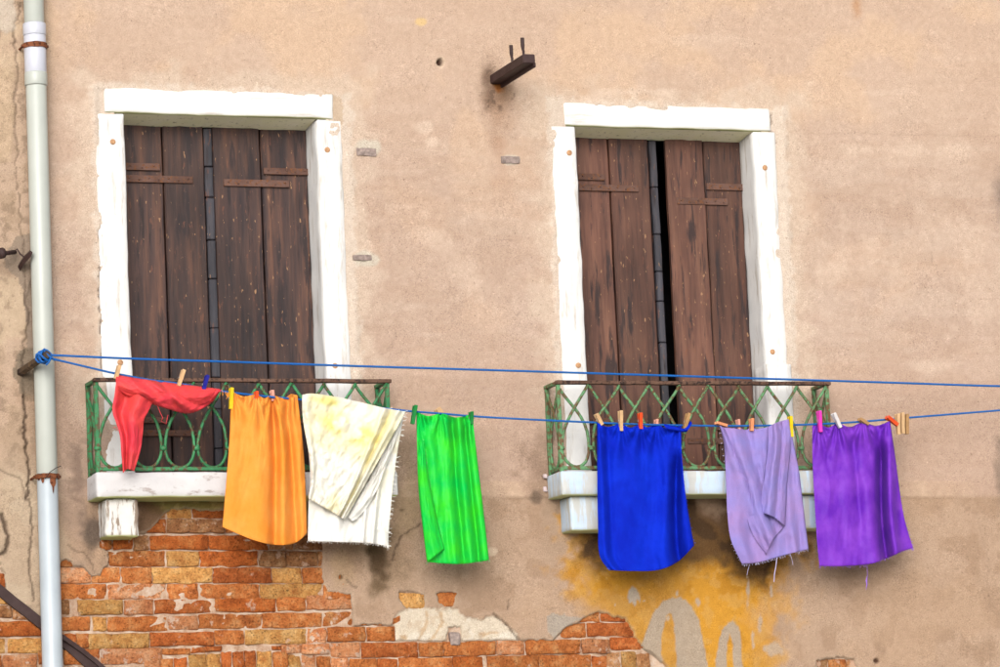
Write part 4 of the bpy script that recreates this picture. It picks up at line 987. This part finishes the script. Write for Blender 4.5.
# orange
def d_or(U, Vv):
    d = fan(U, Vv, (0.02, 0.38, 0.62, 0.98), 0.005)+gather(U, Vv, 9, 0.007, 0.07, 2)+rg(U, Vv, 0.36, 0.46, 0.16, 0.014)-rg(U, Vv, 0.62, 0.60, 0.055, 0.020)+rg(U, Vv, 0.72, 0.70, 0.06, 0.018)-rg(U, Vv, 0.81, 0.84, 0.045, 0.012)+rg(U, Vv, 0.92, 0.94, 0.06, 0.014)+rg(U, Vv, 0.10, 0.06, 0.10, 0.008)
    return d+0.014*Vv*np.sin(U*5)+(fbm(U*3, Vv*2, 2, 12)-0.5)*0.012
org = patch([(231, 390.5), (229.6, 437), (226, 485), (222.4, 527)], [(297.5, 395.5), (303.5, 450), (306, 500), (307, 533)], [(231, 390), (243, 396), (256, 394), (264, 398), (272, 395), (284, 398), (291, 394), (297.5, 395.5)],
            [(222.4, 527), (238, 534), (258, 541.5), (276, 545), (292, 544), (301, 539), (307, 533)], 90, 80, d_or)
fr = fray([(219, 389), (223, 391), (229, 393)], 14, 0.03, 0.01, 1.0, 0.0012, 3)
cloth('orange_cloth', 'plain orange cotton cloth hung straight, gathered at the line', C_['orange'], [org], V(265, 545, LD), threads=[('loose_thread', fr, C_['orange'])])
# white: a wide sheet with its upper half folded over in front
def d_wb(U, Vv): return -0.012+rg(U, Vv, 0.86, 0.80, 0.03, 0.018)+rg(U, Vv, 0.74, 0.68, 0.025, 0.015)+rg(U, Vv, 0.3, 0.4, 0.1, 0.012)+crumple(U, Vv, 5, 3, 0.008, 41)
wb = patch([(303, 402), (310, 470), (308.5, 505), (308, 541)], [(404, 413), (396, 462), (391, 505), (388, 546)], [(303, 400), (340, 402), (380, 408), (404, 413)], [(308, 541), (335, 542), (365, 543), (388, 546)], 80, 90, d_wb)
def d_wf(U, Vv):
    d = 0.016+rg(U, Vv, 0.80, 0.83, 0.03, 0.016)+rg(U, Vv, 0.93, 0.93, 0.03, 0.016)-rg(U, Vv, 0.87, 0.88, 0.025, 0.010)+rg(U, Vv, 0.05, 0.05, 0.04, 0.010)
    return d+crumple(U, Vv, 4, 5, 0.012, 44)+crumple(U+Vv*0.7, Vv, 9, 5, 0.004, 46)+0.012*np.sin(Vv*math.pi)
wf = patch([(302, 395), (303, 420), (309, 455), (311, 480), (308, 498)], [(405.5, 411.5), (396, 430), (380, 458), (362, 490), (344.5, 520)], [(302, 395), (312, 393.5), (334, 396.5), (360, 402), (385, 408), (405.5, 411.5)], [(308, 498), (320, 505), (332, 512), (344.5, 520)], 90, 90, d_wf)
def d_wp(U, Vv): return 0.004+rg(U, Vv, 0.5, 0.5, 0.3, 0.010)+crumple(U, Vv, 4, 7, 0.008, 48)
wp = patch([(398, 418), (378, 462), (362, 492), (348, 518)], [(404, 413), (388, 462), (372, 500), (356, 520)], [(398, 418), (404, 413)], [(348, 518), (352, 521), (356, 520)], 16, 60, d_wp)
def st_w(u, v, k):
    if k == 0: return np.clip((fbm(u*5, v*6, 4, 71)-0.52)*4, 0, .4)*np.clip(1-v, 0, 1)
    if k == 1:
        big = np.clip((fbm(u*7, v*9, 4, 75)-0.34)*5, 0, 1)*np.clip(1.25-np.hypot((u-0.52)/0.34, (v-0.25-(u-.5)*0.10)/0.11), 0, 1)
        top = np.clip((fbm(u*5, v*9, 4, 78)-0.40)*4, 0, 1)*np.clip(1-np.hypot((u-0.28)/0.25, (v-0.05)/0.06), 0, 1)
        return np.clip(0.14+np.clip((fbm(u*3+3, v*4, 4, 72)-0.42)*1.6, 0, .35)+big+0.8*top+0.35*rg(u, v, 0.87, 0.88, 0.02, 1.0), 0, 1)
    return u*0+0.05
frw = merge(fray([(404, 414), (396, 462), (391, 505), (388, 546)], 150, 0.014, 0, 0.8, 0.0007, 5, False), fray([(308, 541), (335, 542), (365, 543), (388, 546)], 90, 0.007, -.01, .4, 0.0007, 6), fray([(302, 395), (405, 411)], 20, 0.012, 0.02, 1, 0.0009, 7, False), fray([(384, 540), (389, 546)], 20, 0.022, 0, .3, 0.0007, 8))
M['thread_w'] = plain('white_thread', (0.72, 0.7, 0.66, 1), 0.8)
wo = cloth('white_cloth', 'crumpled white cloth stained yellow, folded over with frayed edges', C_['white'], [wb, wf, wp], V(350, 545, LD), st_w, threads=[('frayed_edge', frw, M['thread_w'])])
# green
def d_gr(U, Vv):
    d = fan(U, Vv, (0.02, 0.45, 0.98), 0.005)+gather(U, Vv, 6, 0.007, 0.10, 5)+rg(U, Vv, 0.52, 0.46, 0.08, 0.016)+rg(U, Vv, 0.76, 0.72, 0.07, 0.016)-rg(U, Vv, 0.65, 0.60, 0.05, 0.014)+rg(U, Vv, 0.95, 0.95, 0.07, 0.014)-rg(U, Vv, 0.86, 0.84, 0.04, 0.012)+rg(U, Vv, 0.26, 0.30, 0.07, 0.010)
    return d+(fbm(U*4, Vv*3, 2, 22)-0.5)*0.014
gr = patch([(416.5, 411.5), (417, 445), (418.5, 490), (423, 530), (427, 562)], [(472, 414), (477, 457), (483.5, 511), (489, 560)], [(416.5, 411), (428, 415.5), (442, 413), (456, 417), (472, 413.5)], [(427, 562), (445, 563.5), (460, 564), (475, 562.5), (489, 560)], 80, 80, d_gr)
def d_gf(U, Vv): return 0.014+0.016*np.sin(math.pi*U)*sstep(0, .3, Vv)+(fbm(U*3, Vv*5, 3, 27)-0.5)*0.010
gf = patch([(419, 440), (418.2, 480), (422.5, 525), (427, 562)], [(423, 440), (429, 480), (437, 520), (444.5, 549)], [(419, 440), (423, 440)], [(427, 562), (434, 557), (444.5, 549)], 20, 60, d_gf)
M['thread_g'] = plain('pale_green_thread', alb(120, 226, 140), 0.8)
frg = merge(fray([(423, 440), (429, 480), (437, 520), (444.5, 549)], 60, 0.007, 0.014, .5, 0.0008, 11), fray([(472, 414), (477, 457), (483.5, 511), (489, 560)], 80, 0.007, 0, .8, 0.0008, 12, False), fray([(427, 562), (460, 564), (489, 560)], 60, 0.008, 0, .4, 0.0008, 13))
cloth('green_cloth', 'bright green satin cloth hung in narrow upright folds', C_['green'], [gr, gf], V(458, 563, LD), threads=[('frayed_edge', frg, M['thread_g'])])
# blue
def d_bl(U, Vv):
    d = fan(U, Vv, (0.02, 0.28, 0.52, 0.72, 0.98), 0.005)+gather(U, Vv, 6, 0.005, 0.06, 9)+rg(U, Vv, 0.92, 0.62, 0.09, 0.022, 0.05)-rg(U, Vv, 1.00, 0.77, 0.06, 0.040, 0.08)+rg(U, Vv, 1.04, 0.94, 0.08, 0.022)+rg(U, Vv, 0.05, 0.07, 0.05, 0.016)-rg(U, Vv, 0.13, 0.14, 0.04, 0.008)+rg(U, Vv, 0.40, 0.32, 0.20, 0.008)
    return d+(fbm(U*3, Vv*2, 2, 32)-0.5)*0.014+0.006*np.exp(-((Vv-0.03)/0.03)**2)
bl = patch([(597, 422.5), (597.3, 480), (598, 525), (599.5, 555), (609, 570)], [(681, 425.5), (682, 459), (687, 505), (694, 545.5)], [(597, 421.5), (608, 426), (620.5, 423), (630, 427), (640, 424), (648, 427), (656, 424), (668, 428.5), (681, 425.5)], [(609, 570), (632, 571), (658, 570), (678, 561.5), (694, 545.5)], 90, 90, d_bl)
def d_bt(U, Vv): return 0.014+0.010*np.sin(math.pi*Vv)
bt = patch([(664, 424), (665, 427), (668, 430)], [(690, 421), (692, 423.5), (688, 429)], [(664, 424), (674, 426), (684, 428.5), (690, 421)], [(668, 430), (678, 431.5), (686, 432), (688, 429)], 30, 8, d_bt)
M['thread_b'] = plain('blue_thread', alb(60, 90, 220), 0.8)
frb = merge(fray([(681, 430), (682, 459), (687, 505), (694, 545)], 70, 0.006, 0, .8, 0.0008, 21, False), fray([(599, 440), (601, 500), (606, 560), (610, 570)], 60, 0.006, 0.016, .8, 0.0008, 22, False))
cloth('blue_cloth', 'royal blue cotton cloth hung flat with a slanting lower hem', C_['blue'], [bl, bt], V(645, 570, LD), threads=[('frayed_edge', frb, M['thread_b'])])
# lavender
def d_lv(U, Vv):
    d = gather(U, Vv, 5, 0.010, 0.08, 13)+rg(U, Vv, 0.02, 0.55, 0.10, 0.022, 0, 0.9)-rg(U, Vv, 0.20, 0.60, 0.08, 0.016, 0, .6)+rg(U, Vv, 0.18, 0.12, 0.08, 0.012, .3)+rg(U, Vv, 0.86, 0.80, 0.07, 0.014)+rg(U, Vv, .97, .97, .05, .012)
    return d+(fbm(U*5+Vv*2, Vv*3, 3, 52)-0.5)*0.018
lv = patch([(719.5, 425.5), (724, 445), (726, 480), (727.5, 515), (731, 540), (742, 564)], [(788.5, 419), (794, 445), (799, 472), (804, 512), (808.5, 549)], [(719.5, 425), (728, 429), (738, 426), (745, 430), (752, 427), (762, 431), (775, 424), (788.5, 419)], [(742, 564), (760, 562), (785, 555), (808.5, 549)], 80, 90, d_lv)
def d_lf(U, Vv): return 0.018+0.022*np.sin(math.pi*U)*sstep(0, .25, Vv)+rg(U, Vv, 0.35, 0.3, 0.12, 0.010)-rg(U, Vv, 0.62, 0.6, 0.1, 0.012)+(fbm(U*3, Vv*4, 3, 57)-0.5)*0.010
lf = patch([(768, 427), (767.5, 450), (763, 485), (758, 513)], [(788, 419.5), (791, 440), (787.5, 480), (785, 526)], [(768, 427), (778, 422), (788, 419.5)], [(758, 513), (766, 514), (775, 518), (785, 526)], 30, 60, d_lf)
def d_lg(U, Vv): return 0.007+0.016*np.sin(math.pi*U)*sstep(0, .2, Vv)+rg(U, Vv, 0.25, 0.45, 0.14, 0.012)-rg(U, Vv, 0.55, 0.72, 0.10, 0.012)+(fbm(U*4, Vv*3, 3, 59)-0.5)*0.012
lg = patch([(720.5, 427), (730, 455), (742, 488), (750, 528), (766, 555)], [(768, 427), (771, 465), (779, 502), (784, 527)], [(720.5, 427), (735, 428.5), (750, 430), (768, 427)], [(766, 555), (773, 540), (784, 527)], 46, 70, d_lg)
M['thread_l'] = plain('pale_lavender_thread', alb(214, 204, 240), 0.8)
frl = merge(fray([(742, 564), (760, 562), (785, 555), (808.5, 549)], 110, 0.010, 0, .5, 0.0009, 31), fray([(719, 426), (726, 480), (731, 540), (742, 564)], 90, 0.007, 0, .9, 0.0009, 32, False), fray([(758, 513), (775, 518), (785, 526)], 40, 0.006, 0.02, .4, 0.0008, 33), fray([(722, 432), (730, 455), (742, 488), (750, 528), (766, 555)], 70, 0.006, 0.01, .8, 0.0008, 34, False))
ltl = merge(tube([V(777, 557, LD), V(776, 566, LD), V(774.5, 574, LD), V(774, 582, LD)], 0.0022, 4, False), tube([V(790, 553, LD), V(792, 560, LD), V(793, 565, LD)], 0.0011, 4, False), tube([V(750, 563, LD), V(748, 570, LD), V(747, 575, LD)], 0.0011, 4, False))
cloth('lavender_cloth', 'pale lavender cloth with loosely doubled swag folds and frayed hem', C_['lav'], [lv, lg, lf], V(775, 556, LD), threads=[('frayed_edge', frl, M['thread_l']), ('loose_thread', ltl, M['thread_l'])])
# purple
def d_pu(U, Vv):
    d = fan(U, Vv, (0.08, 0.33, 0.66, 0.98), 0.006)+gather(U, Vv, 8, 0.006, 0.06, 17)+rg(U, Vv, 0.66, 0.58, 0.08, 0.016)-rg(U, Vv, 0.87, 0.70, 0.05, 0.052, 0.05)+rg(U, Vv, 0.97, 0.82, 0.06, 0.030)+rg(U, Vv, 0.40, 0.36, 0.07, 0.008)+rg(U, Vv, 0.16, 0.18, 0.10, 0.008)-rg(U, Vv, 0.52, 0.50, 0.04, 0.008, 0, .8)
    return d+(fbm(U*4, Vv*2, 2, 62)-0.5)*0.012
pu = patch([(812.5, 426), (812.5, 460), (814.5, 500), (817, 540), (819.5, 566)], [(890, 421), (895, 455), (903, 512), (913, 548)], [(812.5, 426), (819, 423), (828, 427.5), (838, 423), (850, 426.5), (863, 421.5), (876, 425), (890, 420)], [(819.5, 566), (845, 566), (872, 563.5), (890, 557), (902, 551.5), (913, 548)], 90, 80, d_pu)
M['thread_p'] = plain('violet_thread', alb(168, 120, 226), 0.8)
frp = merge(fray([(819.5, 566), (845, 566), (872, 563.5), (902, 551.5), (913, 548)], 110, 0.009, 0, .5, 0.0009, 41), fray([(812, 428), (814.5, 500), (819, 566)], 80, 0.006, 0, .9, 0.0009, 42, False), fray([(891, 425), (903, 512), (913, 548)], 80, 0.006, 0, .9, 0.0009, 43, False))
ptl = tube([V(867, 563, LD), V(867.5, 575, LD), V(866.5, 581, LD), V(867, 584, LD), V(866, 590, LD)], [0.0010, 0.0010, 0.0045, 0.003, 0.0008], 4, False)
cloth('purple_cloth', 'vivid purple satin cloth with one deep dark fold', C_['purple'], [pu], V(862, 564, LD), threads=[('frayed_edge', frp, M['thread_p']), ('loose_thread', ptl, M['thread_p'])])

# ------------------------------------------------------------------ pegs
PM = {'wood': plain('pale_peg_wood', alb(226, 184, 136), 0.75, 0.15), 'darkwood': plain('brown_peg_wood', alb(190, 146, 96), 0.75, 0.2), 'navy': plain('dark_blue_plastic', alb(10, 14, 150), 0.35), 'yellow': plain('yellow_plastic', alb(250, 212, 12), 0.35),
      'orange': plain('red_orange_plastic', alb(240, 84, 34), 0.35), 'pinkish': plain('pale_pink_plastic', alb(244, 176, 156), 0.4), 'rose': plain('dusty_rose_plastic', alb(228, 146, 140), 0.4), 'green': plain('green_plastic', alb(18, 140, 62), 0.35), 'pink': plain('hot_pink_plastic', alb(240, 60, 190), 0.35),
      'white': plain('milky_white_plastic', alb(232, 226, 228), 0.35), 'peach': plain('peach_plastic', alb(244, 158, 110), 0.4), 'steel': plain('peg_spring_steel', (0.25, 0.25, 0.26, 1), 0.35)}
def peg(p0, p1, mat, label, wd=0.017, off=0.022, length=None):
    a, b = V(p0[0], p0[1], LD+off), V(p1[0], p1[1], LD+off)
    c = (a+b)/2; ln = (b-a).length
    if length and length > ln: b = a+(b-a).normalized()*length; c = (a+b)/2; ln = length
    axd = (b-a).normalized()
    fwd = Vector((0, -1, 0)); fwd = (fwd-axd*fwd.dot(axd)).normalized(); sd_ = axd.cross(fwd)
    t = thing('clothes_peg', label, 'clothes peg', b, 'clothes pegs on the line')
    for sg in (1, -1):
        prof = [(-0.5, 0.013, 0.004), (-0.44, 0.012, 0.006), (-0.05, 0.0065, 0.0065), (0.10, 0.0045, 0.0055), (0.38, 0.0035, 0.0045), (0.5, 0.0055, 0.003)]   # along, gap from the middle, half thickness
        vs_, fs = [], []
        for (s_, g, h) in prof:
            w_ = wd/2*(1.0 if s_ > -0.3 else 0.9)
            for (ss, hh) in ((-1, g-h), (1, g-h), (1, g+h), (-1, g+h)): vs_.append(c+axd*s_*ln+sd_*ss*w_+fwd*sg*hh)
        n = len(prof)
        for i in range(n-1):
            for k in range(4): fs.append((i*4+k, i*4+(k+1) % 4, i*4+4+(k+1) % 4, i*4+4+k))
        fs += [(3, 2, 1, 0), ((n-1)*4, (n-1)*4+1, (n-1)*4+2, (n-1)*4+3)]
        pr_ = mesh('prong', vs_, fs, PM[mat], t)
    q = c-axd*0.03*ln
    coil = [q+sd_*(-wd*0.62+wd*1.24*i/24)+(axd*math.cos(i*1.05)+fwd*math.sin(i*1.05))*0.0065 for i in range(25)]
    v, f = tube(coil, 0.0012, 4); mesh('spring', v, f, PM['steel'], t)
    return t
PEGS = [((119.2, 365.5), (115.6, 379), 'wood', 'pale wooden peg at the tail end of the red roll'),
 ((183.5, 370), (178.5, 386), 'wood', 'pale wooden peg gripping the middle of the red roll'),
 ((207.2, 375.5), (201.8, 395), 'navy', 'dark blue plastic peg clipped on the red roll'),
 ((231.2, 388), (230.8, 409), 'yellow', 'yellow plastic peg at the free edge of the orange cloth'),
 ((256, 391.5), (256.8, 405), 'orange', 'red orange plastic peg on the orange cloth'),
 ((271.5, 390.5), (273, 401), 'pinkish', 'pale pink peg top showing behind the orange cloth', .017, -.018),
 ((306.4, 394.5), (307.4, 413.5), 'rose', 'dusty rose plastic peg on the white cloth'),
 ((415.2, 405.5), (412.4, 424), 'green', 'green plastic peg between the white and green cloths'),
 ((437, 408.5), (445, 419), 'wood', 'pale wooden peg tilted behind the green cloth', .026, -.02),
 ((471, 411.8), (471.4, 424), 'green', 'green plastic peg at the green cloth corner by the bare rope'),
 ((595.8, 414), (602, 425), 'wood', 'pale wooden peg tilted at the blue cloth corner facing the green cloth'),
 ((620.2, 410.8), (621, 431), 'wood', 'upright pale wooden peg standing over the blue cloth'),
 ((639.8, 413), (640.8, 429), 'orange', 'red orange plastic peg on the blue cloth'),
 ((656, 419.5), (656.6, 434), 'pinkish', 'pale peg top just showing behind the blue cloth hem', .014, -.018),
 ((688.2, 413.4), (684, 431.5), 'darkwood', 'brown wooden peg tilted at the knotted corner of the blue cloth'),
 ((715.5, 422.8), (727, 425.5), 'peach', 'orange plastic peg lying sideways at the lavender cloth corner', .013, .02),
 ((737.5, 419.6), (739, 431), 'pinkish', 'small pale pink peg top behind the lavender cloth', .014, -.016),
 ((751.4, 418.6), (751.6, 431), 'peach', 'short peach plastic peg upright on the lavender cloth'),
 ((789.8, 416.4), (791.4, 437), 'yellow', 'yellow plastic peg on the lavender cloth'),
 ((818.8, 411), (820.4, 432), 'pink', 'hot pink plastic peg on the purple cloth'),
 ((833, 413.4), (840.5, 427.5), 'white', 'milky white plastic peg tilted on the purple cloth'),
 ((859, 419), (868.5, 424), 'darkwood', 'brown wooden peg nearly flat along the purple cloth top', .016, .02),
 ((886.5, 416.8), (897.5, 425), 'orange', 'red orange plastic peg tilted at the purple cloth corner', .018, .03),
 ((897, 414), (898.6, 434.6), 'wood', 'spare wooden peg in a row of three, next to the purple cloth'),
 ((901.6, 412.8), (903, 433.6), 'wood', 'spare wooden peg in a row of three, the middle one'),
 ((906.2, 414.2), (907, 434.2), 'darkwood', 'spare wooden peg in a row of three, farthest from the purple cloth')]
for q in PEGS: peg(*q)
